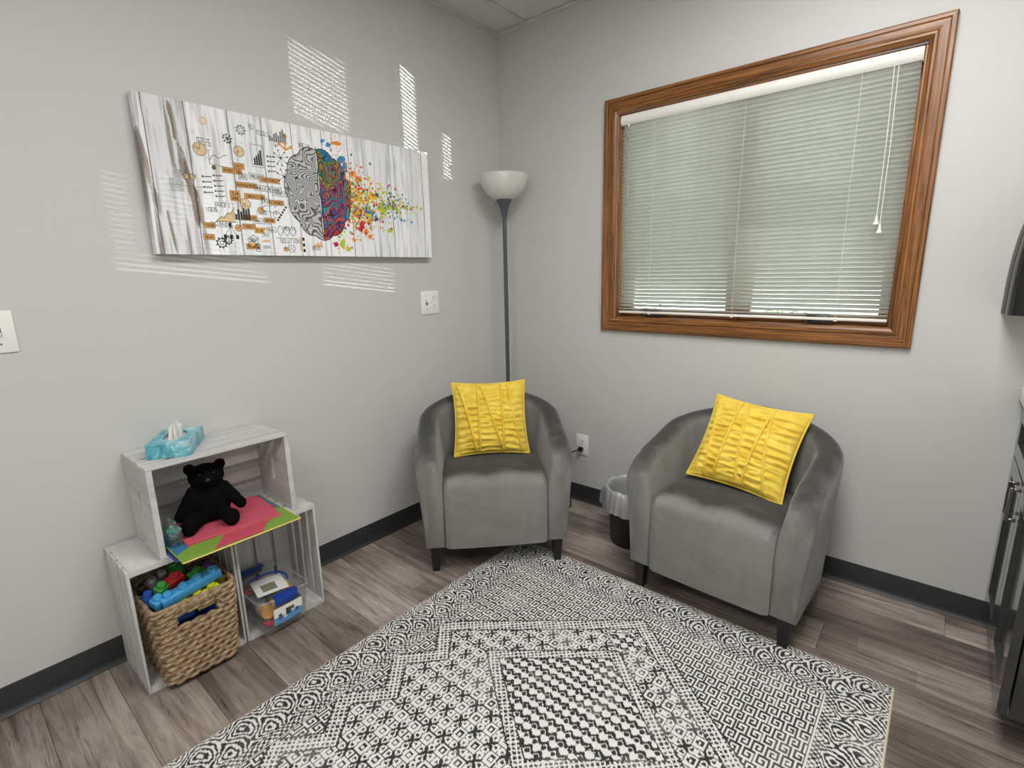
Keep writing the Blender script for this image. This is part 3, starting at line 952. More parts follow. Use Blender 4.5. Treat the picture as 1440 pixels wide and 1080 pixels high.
    for (st, r, ci) in blobs:
        c = P(*st)
        for k in range(7):
            a2 = rng.rand() * 6.28; rr = r * rng.rand() * 0.8
            disc((c[0] + rr * math.cos(a2), c[1] + rr * math.sin(a2)), r * (0.25 + 0.38 * rng.rand()), pal[ci], 0.9)
        for k in range(9):
            a2 = rng.rand() * 6.28; rr = r * (0.8 + 1.1 * rng.rand())
            disc((c[0] + rr * math.cos(a2), c[1] + rr * math.sin(a2)), r * (0.05 + 0.13 * rng.rand()), pal[ci], 0.9)
    for k in range(1700):
        s = 0.56 + abs(rng.randn()) * 0.135
        spread = 0.30 * max(0.10, 1 - (s - 0.56) / 0.42)
        t = 0.50 + rng.randn() * spread * 0.62 - (s - 0.6) * 0.12
        if not (0.02 < t < 0.97 and s < 0.955):
            continue
        wgt = t + rng.randn() * 0.10
        ci = (rng.choice([1, 4, 1, 5, 8]) if wgt > 0.68 else rng.choice([2, 1, 3, 0, 5, 2]) if wgt > 0.5 else rng.choice([0, 3, 2, 4, 3, 8, 7]) if wgt > 0.3 else rng.choice([3, 1, 6, 3, 2]))
        if s > 0.76:
            ci = rng.choice([3, 3, 4, 6, 7, 3])
        disc(P(s, t), 0.0012 + 0.0048 * rng.rand() ** 2.2, pal[ci], 0.92)
    # the brain: two lobed halves filled with curling ribbons
    cx, cy = 0.508 * wm, 0.50 * hm
    seedsL = [(-0.075, 0.135, 1), (-0.030, 0.150, -1), (-0.105, 0.075, -1), (-0.050, 0.085, 1), (-0.016, 0.085, -1), (-0.125, 0.010, 1), (-0.080, 0.015, -1), (-0.035, 0.020, 1), (-0.120, -0.055, -1), (-0.070, -0.045, 1), (-0.026, -0.045, -1), (-0.095, -0.105, 1), (-0.050, -0.105, -1), (-0.020, -0.130, 1), (-0.070, -0.150, -1)]
    seedsR = [(0.030, 0.150, 1), (0.075, 0.125, -1), (0.020, 0.085, -1), (0.065, 0.075, 1), (0.105, 0.070, -1), (0.025, 0.020, 1), (0.075, 0.020, -1), (0.120, 0.010, 1), (0.030, -0.045, -1), (0.080, -0.040, 1), (0.120, -0.055, -1), (0.025, -0.105, 1), (0.075, -0.100, -1), (0.105, -0.110, 1), (0.045, -0.150, -1)]
    colR = [(0.24, 0.50, 0.68), (0.22, 0.44, 0.40), (0.60, 0.62, 0.22), (0.40, 0.42, 0.24), (0.46, 0.22, 0.26), (0.44, 0.18, 0.40), (0.62, 0.36, 0.22), (0.66, 0.18, 0.18), (0.52, 0.20, 0.38), (0.22, 0.48, 0.58), (0.62, 0.20, 0.20), (0.72, 0.22, 0.24), (0.20, 0.26, 0.54), (0.56, 0.26, 0.18), (0.68, 0.16, 0.26)]
    dx, dy = XM - cx, YM - cy
    ang = np.arctan2(dy / 0.172, dx / 0.140)
    rad = np.hypot(dx / 0.140, dy / 0.172)
    lobes = 0.94 + 0.06 * np.abs(np.sin(ang * 5.5 + 0.6)) + 0.015 * np.sin(ang * 3)
    inside = (rad < lobes) & (np.abs(dx) > 0.0012)
    # ribbons: contour strands of a warped height field, curled round a few centres
    fld = fbm(XM * 15 + 3.3, YM * 13 + 1.7, 2, 21)
    fld = fld + 0.35 * rad * 0.5
    for i, (sx, sy, hand) in enumerate(seedsL + seedsR):
        if i % 2:
            continue
        ex, ey = dx - sx, dy - sy
        dd = np.hypot(ex, ey)
        k2 = np.exp(-(dd / 0.020) ** 2)
        fld = fld + k2 * (0.5 * dd / 0.020 - 0.16 * np.arctan2(ey, ex) * hand / PI)
    c = fld * 11.0
    ci, cf = np.floor(c).astype(int), c - np.floor(c)
    bold = np.clip(1 - np.minimum(cf, 1 - cf) / 0.10, 0, 1)
    strand = np.clip(1 - np.abs(((cf * 3.0) % 1) - 0.5) / 0.16, 0, 1) * 0.62
    body = 0.40 + 0.46 * np.sin(cf * PI)
    dark = np.maximum(bold, strand * (0.6 + 0.4 * fbm(XM * 60, YM * 60, 2, 31)))[..., None]
    gl = np.stack([body, body, body * 1.01], -1)
    tcol = np.clip((dy / 0.172 + 1) / 2, 0, 1)
    pal_t = np.array([(0.62, 0.20, 0.22), (0.56, 0.26, 0.16), (0.30, 0.24, 0.48), (0.66, 0.30, 0.24), (0.20, 0.40, 0.58), (0.50, 0.18, 0.34), (0.62, 0.36, 0.20), (0.24, 0.48, 0.54), (0.44, 0.20, 0.42), (0.58, 0.40, 0.22), (0.52, 0.52, 0.20), (0.26, 0.40, 0.30), (0.24, 0.46, 0.42), (0.22, 0.46, 0.66), (0.20, 0.42, 0.62)])
    tcol = tcol + (fbm(XM * 24 + 5, YM * 24, 2, 41) - 0.5) * 0.8
    idx = np.clip((tcol * 12 + (ci % 2) * 2).astype(int), 0, 14)
    cc = pal_t[idx] * (0.50 + 0.85 * body[..., None])
    for m, base in ((inside & (dx < 0), gl), (inside & (dx > 0), cc)):
        res = base * (1 - 0.90 * dark) + np.array([0.06, 0.055, 0.06]) * 0.90 * dark
        img[m] = res[m]
    om = np.clip(1 - np.abs(rad - lobes) / 0.016, 0, 1) * 0.9
    cm = np.clip(1.4 - np.abs(dx + 0.004 * np.sin(dy * 40)) / 0.0016, 0, 1) * (rad < 1)
    om = np.maximum(om, cm)
    img = img * (1 - om[..., None]) + np.array([0.06, 0.06, 0.065]) * om[..., None]
    img = np.clip(img, 0.02, 0.97)
    return np.where(img <= 0.04045, img / 12.92, ((img + 0.055) / 1.055) ** 2.4)

CY0, CY1, CZ0, CZ1, CD = -1.697, -0.555, 1.3195, 1.791, 0.037
def build_canvas():
    wm, hm = CY1 - CY0, CZ1 - CZ0
    Wp, Hp = 860, 356
    pic = canvas_print(Wp, Hp, wm, hm)
    ys, zs = np.linspace(CY0, CY1, Wp), np.linspace(CZ0, CZ1, Hp)
    Y, Z = np.meshgrid(ys, zs)
    X = np.full_like(Y, CD)
    # wrap the print round the stretcher edges
    pad = 3
    Yp = np.pad(Y, pad, mode='edge'); Zp = np.pad(Z, pad, mode='edge'); Xp = np.pad(X, pad, mode='edge')
    for k in range(pad):
        dpt = CD * (k / (pad - 1)) if k < pad - 1 else CD - 0.001
        v = 0.002 + dpt if k < pad - 1 else CD - 0.0012
        v = [0.003, 0.02, CD - 0.0012][k]
        Xp[k, :] = np.minimum(Xp[k, :], v); Xp[-1 - k, :] = np.minimum(Xp[-1 - k, :], v)
        Xp[:, k] = np.minimum(Xp[:, k], v); Xp[:, -1 - k] = np.minimum(Xp[:, -1 - k], v)
    bul = [0.0, 0.0, -0.0008]
    cp = np.pad(pic, ((pad, pad), (pad, pad), (0, 0)), mode='edge')
    me = grid_mesh('canvas_print', Xp, Yp, Zp, cp)
    root = empty('wall_canvas', (0, 0, 0), 'wide stretched canvas print of a half grey half coloured brain on white boards', 'picture')
    root.location = (0.002, (CY0 + CY1) / 2, CZ0)
    o = link('printed_face', me, attr_mat('canvas_print_cloth', 0.75, 1400, 0.25), root, (0, -root.location.y, -root.location.z))
    fr = []
    for c, s in (((0.014, 0, 0.014), (0.022, wm - 0.01, 0.022)), ((0.014, 0, hm - 0.014), (0.022, wm - 0.01, 0.022)), ((0.014, -wm / 2 + 0.016, hm / 2), (0.022, 0.022, hm - 0.06)), ((0.014, wm / 2 - 0.016, hm / 2), (0.022, 0.022, hm - 0.06))):
        box('stretcher_bar', c, s, M['crate'], root)
build_canvas()

# ------------------------------------------------------------------ rug
def rug_print(u, v, W, L):
    tri = lambda x: 2 * np.abs(x - np.floor(x + 0.5))            # 0..1..0 with period 1
    # woven steps
    q = 0.0032
    uq, vq = np.floor(u / q) * q + q / 2, np.floor(v / q) * q + q / 2
    cu = W / 2
    dl, dr, dt, db = uq, W - uq, vq, L - vq
    e = np.minimum(np.minimum(dl, dr), np.minimum(dt, db))
    horiz = np.minimum(dt, db) <= np.minimum(dl, dr)
    along = np.where(horiz, uq - cu, vq - L / 2)
    # border: contour lines of staggered diamonds
    a = along / 0.1075 + 0.045 * np.sin(2 * PI * e / 0.06)
    b2 = (e - 0.045) / 0.120 + 0.03 * np.sin(2 * PI * along / 0.054)
    fld = 0.62 * (2 - 2 * tri(a) + 2 - 2 * tri(b2) - 2) + 0.38 * (np.cos(2 * PI * a) + np.cos(2 * PI * b2))
    bord = ((fld + e * 8) * 1.62 + 0.08) % 1.0 < 0.52
    # lattice strip inside the border
    k1, k2 = ((along + e) / 0.0165) % 1, ((along - e) / 0.0165) % 1
    lat = (k1 < 0.34) | (k2 < 0.34)
    black = np.where(e < 0.126, bord, lat)
    # greek key field: a hooked tile, mirrored row by row
    tile = np.array([[c == '#' for c in r] for r in ('######.', '#....#.', '#.##.#.', '#.#..#.', '#.####.', '#......')])
    cu_, cv_ = 0.0350, 0.0370
    row = np.floor(v / cv_)
    ti = np.floor((v / cv_ - row) * 6).astype(int) % 6
    tu = u / cu_ + np.where(row % 2 > 0, 0.5, 0.0)
    tj = np.floor((tu - np.floor(tu)) * 7).astype(int) % 7
    tj = np.where(row % 2 > 0, 6 - tj, tj)
    key = tile[ti, tj]
    # circles and squares field
    pu, pv = 0.0575, 0.064
    gu, gv = ((uq - 0.245) / pu) % 1 * 2 - 1, ((vq - 0.865) / pv) % 1 * 2 - 1
    d0 = np.hypot(gu, gv)
    r1 = np.maximum(1 - np.abs(gu), 1 - np.abs(gv)) - 0.10 * np.abs(np.abs(gu) - np.abs(gv))
    big, sml = np.maximum(np.abs(gu), np.abs(gv)), np.minimum(np.abs(gu), np.abs(gv))
    sector = (d0 < 0.99) & (big - sml > 0.21) & (r1 > 0.62)
    sector &= ~((big > 0.40) & (big < 0.74) & (sml < (big - 0.36) * 0.55))
    sqr = (r1 < 0.13) | ((r1 > 0.28) & (r1 < 0.52))
    cir = ~(sector | sqr)
    # dot bands
    d1, d2 = ((uq + vq) / 0.0185) % 1 - 0.5, ((uq - vq) / 0.0185) % 1 - 0.5
    dots = (np.abs(d1) < 0.31) & (np.abs(d2) < 0.31)
    # zigzag and small diamonds
    xz = (uq / 0.030) % 1 - 0.5
    yz = vq / 0.0345
    zz = ((yz - 0.40 * np.abs(xz) * 2) % 1) < 0.33
    dm = (np.abs(xz) / 0.30 + np.abs((yz % 1) - 0.66) / 0.25) < 1.0
    chev = zz | dm
    # zones
    pitch = 0.54
    cvs = (L / 2 - pitch, L / 2, L / 2 + pitch)
    hexd = np.minimum(np.minimum(0.183 + 0.0, 9) + 0 * uq, 9)
    top = vq - (0.183 + 0.805 * np.abs(uq - cu)); bot = (L - vq) - (0.183 + 0.805 * np.abs(uq - cu))
    zz2 = 0.147 + 0.091 * tri((vq - 0.655) / 0.2035)
    sd = (np.minimum(uq, W - uq) - zz2) * 1.0
    hexi = np.minimum(np.minimum(top, bot) * 0.78, sd * 0.74)
    inner = np.full_like(uq, -9.0)
    for cv in cvs:
        inner = np.maximum(inner, 0.27 - np.abs(vq - cv) - 0.785 * np.abs(uq - cu))
    small = np.maximum(0.052 - np.abs(vq - 0.328) - 0.80 * np.abs(uq - cu), 0.052 - np.abs(L - vq - 0.328) - 0.80 * np.abs(uq - cu))
    field = np.where(hexi < 0, key, np.where(hexi < 0.048, dots, cir))
    field = np.where(inner > 0, np.where(inner > 0.045, chev, dots), field)
    field = np.where(small > -0.008, chev & (small > 0), field)
    outl = (np.abs(hexi) < 0.0026) | (np.abs(hexi - 0.048) < 0.0026) | (np.abs(inner) < 0.003) | (np.abs(inner - 0.045) < 0.003) | (np.abs(small + 0.006) < 0.002)
    field = field | outl
    black = np.where(e > 0.160, field, black)
    # rules around the field
    black = np.where((e > 0.1545) & (e < 0.160), (e > 0.1575), black)
    light = np.array(rgb(226, 225, 221)[:3]); dark = np.array(rgb(28, 28, 31)[:3])
    rng = np.random.RandomState(11)
    fade = rng.rand(64, 64)
    iu, iv = u * 14, v * 14
    i0, j0 = np.floor(iu).astype(int) % 63, np.floor(iv).astype(int) % 63
    fu3, fv3 = iu - np.floor(iu), iv - np.floor(iv)
    fd = (fade[j0, i0] * (1 - fu3) + fade[j0, i0 + 1] * fu3) * (1 - fv3) + (fade[j0 + 1, i0] * (1 - fu3) + fade[j0 + 1, i0 + 1] * fu3) * fv3
    wear = np.clip((fd - 0.62) * 2.6, 0, 1) * 0.22
    spk = rng.rand(*u.shape)
    ink = black * (1 - wear) * (0.93 + 0.07 * spk)
    col = light * (1 - ink[..., None]) + dark * ink[..., None]
    col *= (0.93 + 0.10 * rng.rand(*u.shape))[..., None]
    bind = e < 0.0045
    col[bind] = np.array(rgb(214, 204, 182)[:3])
    return col, ink

def build_rug():
    W, L = 1.43, 2.38
    st = 0.0026
    nu = int(W / st) + 1
    nv = int(1.72 / st) + 1
    us = np.linspace(0, W, nu); vs = np.linspace(0, 1.72, nv)
    vs = np.concatenate([vs, np.linspace(1.72, L, 180)[1:]])
    u, v = np.meshgrid(us, vs)
    col, ink = rug_print(u, v, W, L)
    e = np.minimum(np.minimum(u, W - u), np.minimum(v, L - v))
    wav = 0.0012 * np.sin(u * 9 + v * 4) + 0.0012
    Z = 0.0068 - 0.0007 * ink + wav * np.clip(e / 0.05, 0, 1)
    Z = np.where(e < 1e-6, 0.0, Z)
    X = 0.555 + u; Y = -0.538 - v
    me = grid_mesh('area_rug', X - 1.27, Y + 1.73, Z, col)
    o = link('area_rug', me, attr_mat('rug_pile', 0.95, 700, 0.5), None, (1.27, -1.73, 0.0005))
    me.flip_normals()
    tag(o, 'large cream and black rug with mixed geometric patterns lying on plank floor', 'rug')
build_rug()

# ------------------------------------------------------------------ armchairs
def set_nap_shade(me, fn):
    a = me.attributes.new('nap_shade', 'FLOAT', 'POINT')
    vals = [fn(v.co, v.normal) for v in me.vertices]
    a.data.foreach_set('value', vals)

def tub_shell():
    hw, yf, y0, yb, t, zb = 0.263, -0.300, 0.0, 0.183, 0.092, 0.115
    path = []
    nstr, narc = 22, 40
    for i in range(nstr):
        k = i / nstr
        k = k ** 1.5                                     # denser near the front edge
        path.append((hw, yf + (y0 - yf) * k))
    for i in range(narc + 1):
        a = PI * i / narc
        ex = 0.95
        c, s = math.cos(a), math.sin(a)
        path.append((hw * math.copysign(abs(c) ** ex, c), y0 + (yb - y0) * abs(s) ** ex))
    for i in range(nstr - 1, -1, -1):
        k = (i / nstr) ** 1.5
        path.append((-hw, yf + (y0 - yf) * k))
    P = [Vector((x, y, 0)) for x, y in path]
    n = len(P)
    dist = [0.0]
    for i in range(1, n):
        dist.append(dist[-1] + (P[i] - P[i - 1]).length)
    tot = dist[-1]
    bm = bmesh.new()
    rings = []
    for i in range(n):
        T = (P[min(i + 1, n - 1)] - P[max(i - 1, 0)]).normalized()
        N = Vector((T.y, -T.x, 0))                       # outward
        d = min(dist[i], tot - dist[i])
        k = d / (tot / 2)
        ks = k * k * (3 - 2 * k)
        h = 0.555 + 0.135 * (0.35 * k + 0.65 * ks)
        R = 0.15
        if d < R:                                        # the arm rolls over its front edge
            h -= 0.085 * (1 - math.sqrt(max(0.0, 1 - (1 - d / R) ** 2.4)))
        tt = t * (1.0 + 0.12 * ks)
        fr = 0.012
        ins = fr * (1 - math.sqrt(max(0, 1 - (1 - min(1, d / 0.014)) ** 2))) if d < 0.014 else 0.0
        flare = 0.018 - 0.004 * ks
        sec = []
        half = tt / 2 - ins
        lean = 0.034 * (0.55 + 0.45 * ks)                # the inner face leans out towards the roll
        rr = (2 * half - lean + flare) / 2               # radius of the roll
        for q in range(7):                               # outer side, bottom to shoulder
            zz = zb + (h - rr - zb) * q / 6
            fl = flare * (q / 6) ** 1.3 - 0.010 * (1 - q / 6)
            sec.append((half + fl, zz))
        for q in range(1, 10):                           # rounded top
            a = PI * q / 10
            sec.append((half + flare - rr + rr * math.cos(a), h - rr + rr * math.sin(a)))
        for q in range(6):                               # inner side, down to below the seat
            zz = h - rr + (0.33 - (h - rr)) * q / 5
            sec.append((-half + lean * (1 - q / 5) ** 1.4, zz))
        sec.append((-half, zb))
        rings.append([bm.verts.new(P[i] + N * s + Vector((0, 0, z + (ins * 0.5 if z < 0.12 else 0)))) for s, z in sec])
    m = len(rings[0])
    for a, b in zip(rings, rings[1:]):
        for k in range(m):
            j = (k + 1) % m
            bm.faces.new((a[k], a[j], b[j], b[k]))
    for rg in (rings[0], rings[-1]):
        c = bm.verts.new(sum((v.co for v in rg), Vector()) / m + Vector((0, -0.002, 0)))
        for k in range(m):
            bm.faces.new((rg[k], rg[(k + 1) % m], c))
    # soft tucks where the cover is pulled round the arm fronts
    for v in bm.verts:
        x, y, z = v.co
        for (px, py, pz, sg) in ((0.27, -0.24, 0.535, 1), (0.28, -0.285, 0.47, -1), (-0.27, -0.24, 0.535, -1), (-0.28, -0.285, 0.47, 1)):
            if x * px > 0:
                dd = ((y - py) + 0.5 * (abs(x) - abs(px)) * sg) / 0.008
                w = math.exp(-dd * dd) * math.exp(-((z - pz) / 0.05) ** 2)
                v.co.z -= 0.008 * w
    me = bm_mesh(bm, 'tub_shell', 'all')
    def nap_shade(co, nr):  # darker upward faces, lighter inner arms: shade and highlight painted into the velvet colour
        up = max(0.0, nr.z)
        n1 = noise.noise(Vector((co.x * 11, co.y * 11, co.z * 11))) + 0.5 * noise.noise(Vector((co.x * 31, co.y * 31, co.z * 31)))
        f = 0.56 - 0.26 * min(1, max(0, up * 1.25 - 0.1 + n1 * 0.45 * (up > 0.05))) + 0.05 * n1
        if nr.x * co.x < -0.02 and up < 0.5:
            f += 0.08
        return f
    set_nap_shade(me, nap_shade)
    return me

def seat_mesh():
    bm = bmesh.new()
    prof = []
    zb, zt, yf, yk = 0.112, 0.412, -0.306, 0.16
    for q in range(10):
        zz = zb + (zt - 0.05 - zb) * q / 9
        prof.append((yf - 0.007 * math.sin(PI * q / 9), zz))
    for q in range(1, 9):
        a = (PI / 2) * q / 8
        prof.append((yf + 0.05 - 0.05 * math.cos(a), zt - 0.05 + 0.05 * math.sin(a)))
    for q in range(1, 15):
        k = q / 14
        prof.append((yf + 0.05 + (yk - yf - 0.05) * k, zt + 0.010 * math.sin(PI * min(1, k * 1.25)) - 0.012 * k))
    prof.append((yk, zb))
    nx = 26
    hw = 0.2155
    rings = []
    for i in range(nx + 1):
        x = -hw + 2 * hw * i / nx
        e = 1 - abs(x) / hw
        soft = 0.012 * (1 - math.sqrt(max(0, 1 - (1 - min(1, e / 0.09)) ** 2)))
        ring = []
        for (y, z) in prof:
            zz = z - (soft if z > 0.3 else 0) + (0.006 * (1 - (x / hw) ** 2) if z > 0.38 else 0)
            yy = y + (soft if y < yf + 0.03 else 0) - (0.004 * (1 - (x / hw) ** 2) if y < yf + 0.02 else 0)
            ring.append(bm.verts.new((x, yy, zz)))
        rings.append(ring)
    m = len(prof)
    for a, b in zip(rings, rings[1:]):
        for k in range(m):
            j = (k + 1) % m
            bm.faces.new((a[k], a[j], b[j], b[k]))
    bm.faces.new(rings[0]); bm.faces.new(rings[-1][::-1])
    me = bm_mesh(bm, 'seat', True)
    def nap_shade(co, nr):  # seat top darkens behind its front edge: shading painted in, with brushed noise
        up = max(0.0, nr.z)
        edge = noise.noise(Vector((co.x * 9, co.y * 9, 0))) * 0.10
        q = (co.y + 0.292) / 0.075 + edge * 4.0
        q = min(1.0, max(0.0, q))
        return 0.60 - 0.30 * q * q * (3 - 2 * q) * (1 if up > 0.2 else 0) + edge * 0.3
    set_nap_shade(me, nap_shade)
    return me
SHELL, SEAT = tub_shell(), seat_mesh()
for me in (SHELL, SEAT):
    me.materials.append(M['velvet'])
bm = bmesh.new()
prof = [(0.0, 0.0), (0.0195, 0.0), (0.0205, 0.002), (0.029, 0.112), (0.029, 0.116), (0.0, 0.116)]
lathe(prof, 4, bm)
bmesh.ops.rotate(bm, cent=(0, 0, 0), matrix=Matrix.Rotation(PI / 4, 3, 'Z'), verts=bm.verts[:])
LEG = bm_mesh(bm, 'leg'); LEG.materials.append(M['black_wood'])
bm = bmesh.new()                                          # front legs that stand on the rug pile
lathe([(0.0, 0.0095), (0.0199, 0.0095), (0.0209, 0.0115), (0.029, 0.112), (0.029, 0.116), (0.0, 0.116)], 4, bm)
bmesh.ops.rotate(bm, cent=(0, 0, 0), matrix=Matrix.Rotation(PI / 4, 3, 'Z'), verts=bm.verts[:])
LEG_RUG = bm_mesh(bm, 'leg'); LEG_RUG.materials.append(M['black_wood'])
def armchair(loc, rz, label, on_rug=(False, False)):
    t = empty('armchair', loc, label, 'armchair', rz, 'grey velvet tub chairs')
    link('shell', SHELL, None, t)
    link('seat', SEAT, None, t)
    for q, (x, y) in enumerate(((0.262, -0.268), (-0.262, -0.268), (0.20, 0.12), (-0.20, 0.12))):
        link('leg', LEG_RUG if q < 2 and on_rug[q] else LEG, None, t, (x, y, 0.0))
    return t
# front mid points and headings solved from the leg positions
def chair_at(legL, legR, label, on_rug):
    a, b = Vector(legL), Vector(legR)
    d = (b - a).normalized()
    rz = math.atan2(d.y, d.x)
    mid = (a + b) / 2
    back = Vector((-d.y, d.x))
    c = mid + back * 0.268
    return armchair((c.x, c.y, 0), rz, label, on_rug), rz
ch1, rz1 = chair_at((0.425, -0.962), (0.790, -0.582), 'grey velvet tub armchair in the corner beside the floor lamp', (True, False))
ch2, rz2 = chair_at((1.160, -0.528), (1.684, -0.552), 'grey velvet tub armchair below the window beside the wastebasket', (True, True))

# ------------------------------------------------------------------ cushions
def cushion_mesh(S, D, seams, seed):
    """square cushion standing in local XZ, face towards -Y; seams run top to bottom"""
    rng = random.Random(seed)
    n = 104
    ph = [(rng.uniform(0, 6.28), rng.uniform(0.8, 1.25)) for _ in range(len(seams) + 1)]
    def sx(k, v):
        a, b = seams[k]
        return a + (b - a) * v
    def surf(i, j, side):
        u, v = i / n * 2 - 1, j / n * 2 - 1
        # pinched sides and ear-like corners
        px = u * (1 - 0.075 * (1 - v * v)) ; pz = v * (1 - 0.075 * (1 - u * u))
        th = max(0.0, (1 - abs(u) ** 2.4) * (1 - abs(v) ** 2.4)) ** 0.55
        y = D * th
        if side < 0:
            uu, vv = (u + 1) / 2, (v + 1) / 2
            xs = [sx(k, vv) for k in range(len(seams))]
            gap = min(abs(uu - x) for x in xs)
            pan = sum(uu > x for x in xs)
            edge = min(1.0, gap / 0.035)
            y += 0.006 * (1 - edge) ** 2 * (th > 0.1)
            p0, p1 = ph[pan]
            wr = math.sin(vv * 76 * p1 + p0 + 3.0 * noise.noise(Vector((uu * 5, vv * 4, seed)))) * 0.5 + noise.noise(Vector((uu * 6, vv * 34, seed + 3)))
            y += 0.0085 * wr * min(1, th * 1.6) * (0.45 + 0.55 * edge)
        return Vector((px * S / 2, y * side, pz * S / 2))
    bm = bmesh.new()
    G = {}
    for side in (-1, 1):
        for i in range(n + 1):
            for j in range(n + 1):
                if side == 1 and (i in (0, n) or j in (0, n)):
                    G[side, i, j] = G[-1, i, j]
                    continue
                G[side, i, j] = bm.verts.new(surf(i, j, side))
    for side in (-1, 1):
        for i in range(n):
            for j in range(n):
                q = (G[side, i, j], G[side, i + 1, j], G[side, i + 1, j + 1], G[side, i, j + 1])
                bm.faces.new(q if side < 0 else q[::-1])
    me = bm_mesh(bm, 'cushion', 'all')
    strips = []
    for k in range(len(seams)):
        pts = []
        for q in range(25):
            vv = 0.03 + 0.94 * q / 24
            uu = sx(k, vv)
            i, j = uu * n, vv * n
            p = surf(i, j, -1)
            p.y -= 0.0005
            pts.append(p)
        strips.append(pts)
    # edge cord around the outline
    rim = []
    for i in range(n + 1): rim.append(surf(i, 0, -1))
    for j in range(1, n + 1): rim.append(surf(n, j, -1))
    for i in range(n - 1, -1, -1): rim.append(surf(i, n, -1))
    for j in range(n - 1, 0, -1): rim.append(surf(0, j, -1))
    return me, strips, rim

def cushion(loc, rot, S, D, seams, seed, label):
    t = empty('cushion', loc, label, 'cushion', group='yellow pleated cushions', rot=rot)
    me, strips, rim = cushion_mesh(S, D, seams, seed)
    link('cover', me, M['yellow'], t)
    for pts in strips:
        tube('seam_strip', pts, 0.0048, M['yellow'], t, 6)
    tube('edge_piping', rim, 0.0045, M['yellow'], t, 6, True)
    return t
def local(ch, rz, p):
    c, s = math.cos(rz), math.sin(rz)
    return (ch.location.x + p[0] * c - p[1] * s, ch.location.y + p[0] * s + p[1] * c, p[2])
cushion(local(ch1, rz1, (0.004, 0.030, 0.580)), (Matrix.Rotation(rz1, 3, 'Z') @ Matrix.Rotation(RAD(-24), 3, 'X')).to_euler(), 0.345, 0.062,
        [(0.30, 0.055), (0.335, 0.335), (0.66, 0.365), (0.665, 0.66), (0.915, 0.74)], 4, 'yellow velvet cushion with pleated panels on the corner armchair')
R2 = Matrix.Rotation(rz2, 3, 'Z') @ Matrix.Rotation(RAD(-35), 3, 'X') @ Matrix.Rotation(RAD(4.5), 3, 'Y')
cushion(local(ch2, rz2, (0.008, 0.026, 0.572)), R2.to_euler(), 0.356, 0.062,
        [(0.20, 0.05), (0.30, 0.33), (0.55, 0.40), (0.60, 0.68), (0.83, 0.66)], 9, 'yellow velvet cushion tilted on the armchair below the window')

# ------------------------------------------------------------------ floor lamp
lamp = empty('floor_lamp', (0.163, -0.160, 0), 'grey torchiere floor lamp with white glass bowl standing in the corner', 'lamp')
lathe_obj('base', [(0, 0.0), (0.115, 0.0), (0.118, 0.006), (0.112, 0.014), (0.05, 0.024), (0.018, 0.03), (0.0, 0.03)], M['lamp_grey'], lamp, n=40)
lathe_obj('pole', [(0, 0.025), (0.0105, 0.025), (0.0105, 0.56), (0.0115, 0.561), (0.0115, 0.569), (0.0105, 0.57), (0.0105, 1.05), (0.0115, 1.051), (0.0115, 1.059), (0.0105, 1.06), (0.0105, 1.535), (0.0, 1.535)], M['lamp_grey'], lamp, n=20)
lathe_obj('socket_cup', [(0, 1.520), (0.013, 1.520), (0.0145, 1.535), (0.020, 1.560), (0.032, 1.587), (0.041, 1.602), (0.041, 1.607), (0.0, 1.607)], M['lamp_grey'], lamp, n=32)
sh = lathe_obj('shade', [(0.0, 1.604), (0.036, 1.605), (0.062, 1.616), (0.088, 1.637), (0.108, 1.665), (0.120, 1.695), (0.1265, 1.722), (0.1255, 1.724), (0.1185, 1.697), (0.106, 1.668), (0.086, 1.641), (0.060, 1.621), (0.0, 1.610)], M['alabaster'], lamp, n=48)
k = tube('switch', [(-0.018, -0.012, 1.590), (-0.044, -0.030, 1.590)], 0.0022, M['nickel'], lamp, 8)

# ------------------------------------------------------------------ wall plates
def duplex(parent, c, nrm, side):
    """two receptacle faces on a plate; c = plate centre (local), side = in-plane horizontal axis, nrm = outward"""
    S_, N_ = Vector(side), Vector(nrm)
    Rm = Matrix((S_, Vector((0, 0, 1)), N_)).transposed()
    for dz in (0.0205, -0.0205):
        poly = []
        for q in range(24):
            a = 2 * PI * q / 24
            poly.append((max(-0.0135, min(0.0135, 0.0165 * math.cos(a))), 0.0145 * math.sin(a)))
        r = extrude_poly('receptacle', poly, 0.0022, M['plate'], parent, Vector(c) + Vector((0, 0, dz)) + N_ * 0.0045, Rm.to_euler())
        box('slot', (-0.0062, 0.003, 0.0022), (0.0020, 0.0075, 0.0006), M['slot'], r)
        box('slot', (0.0062, 0.003, 0.0022), (0.0020, 0.0062, 0.0006), M['slot'], r)
        lathe_obj('slot', [(0, 0.0018), (0.0024, 0.0018), (0.0024, 0.0026), (0, 0.0026)], M['slot'], r, (0, -0.0062, 0), None, 10)
def plate(name, loc, w, h, nrm, side, label, cat):
    t = empty(name, loc, label, cat)
    S_, N_ = Vector(side), Vector(nrm)
    Rm = Matrix((S_, Vector((0, 0, 1)), N_)).transposed().to_euler()
    o = box('cover_plate', tuple(N_ * 0.0028), (w, h, 0.0055), M['plate'], t, 0.0022, 2, Rm)
    return t, Rm
def screw(t, c, Rm):
    lathe_obj('screw', [(0, 0), (0.0028, 0), (0.0024, 0.0009), (0, 0.0012)], M['nickel'], t, c, Rm, 10)
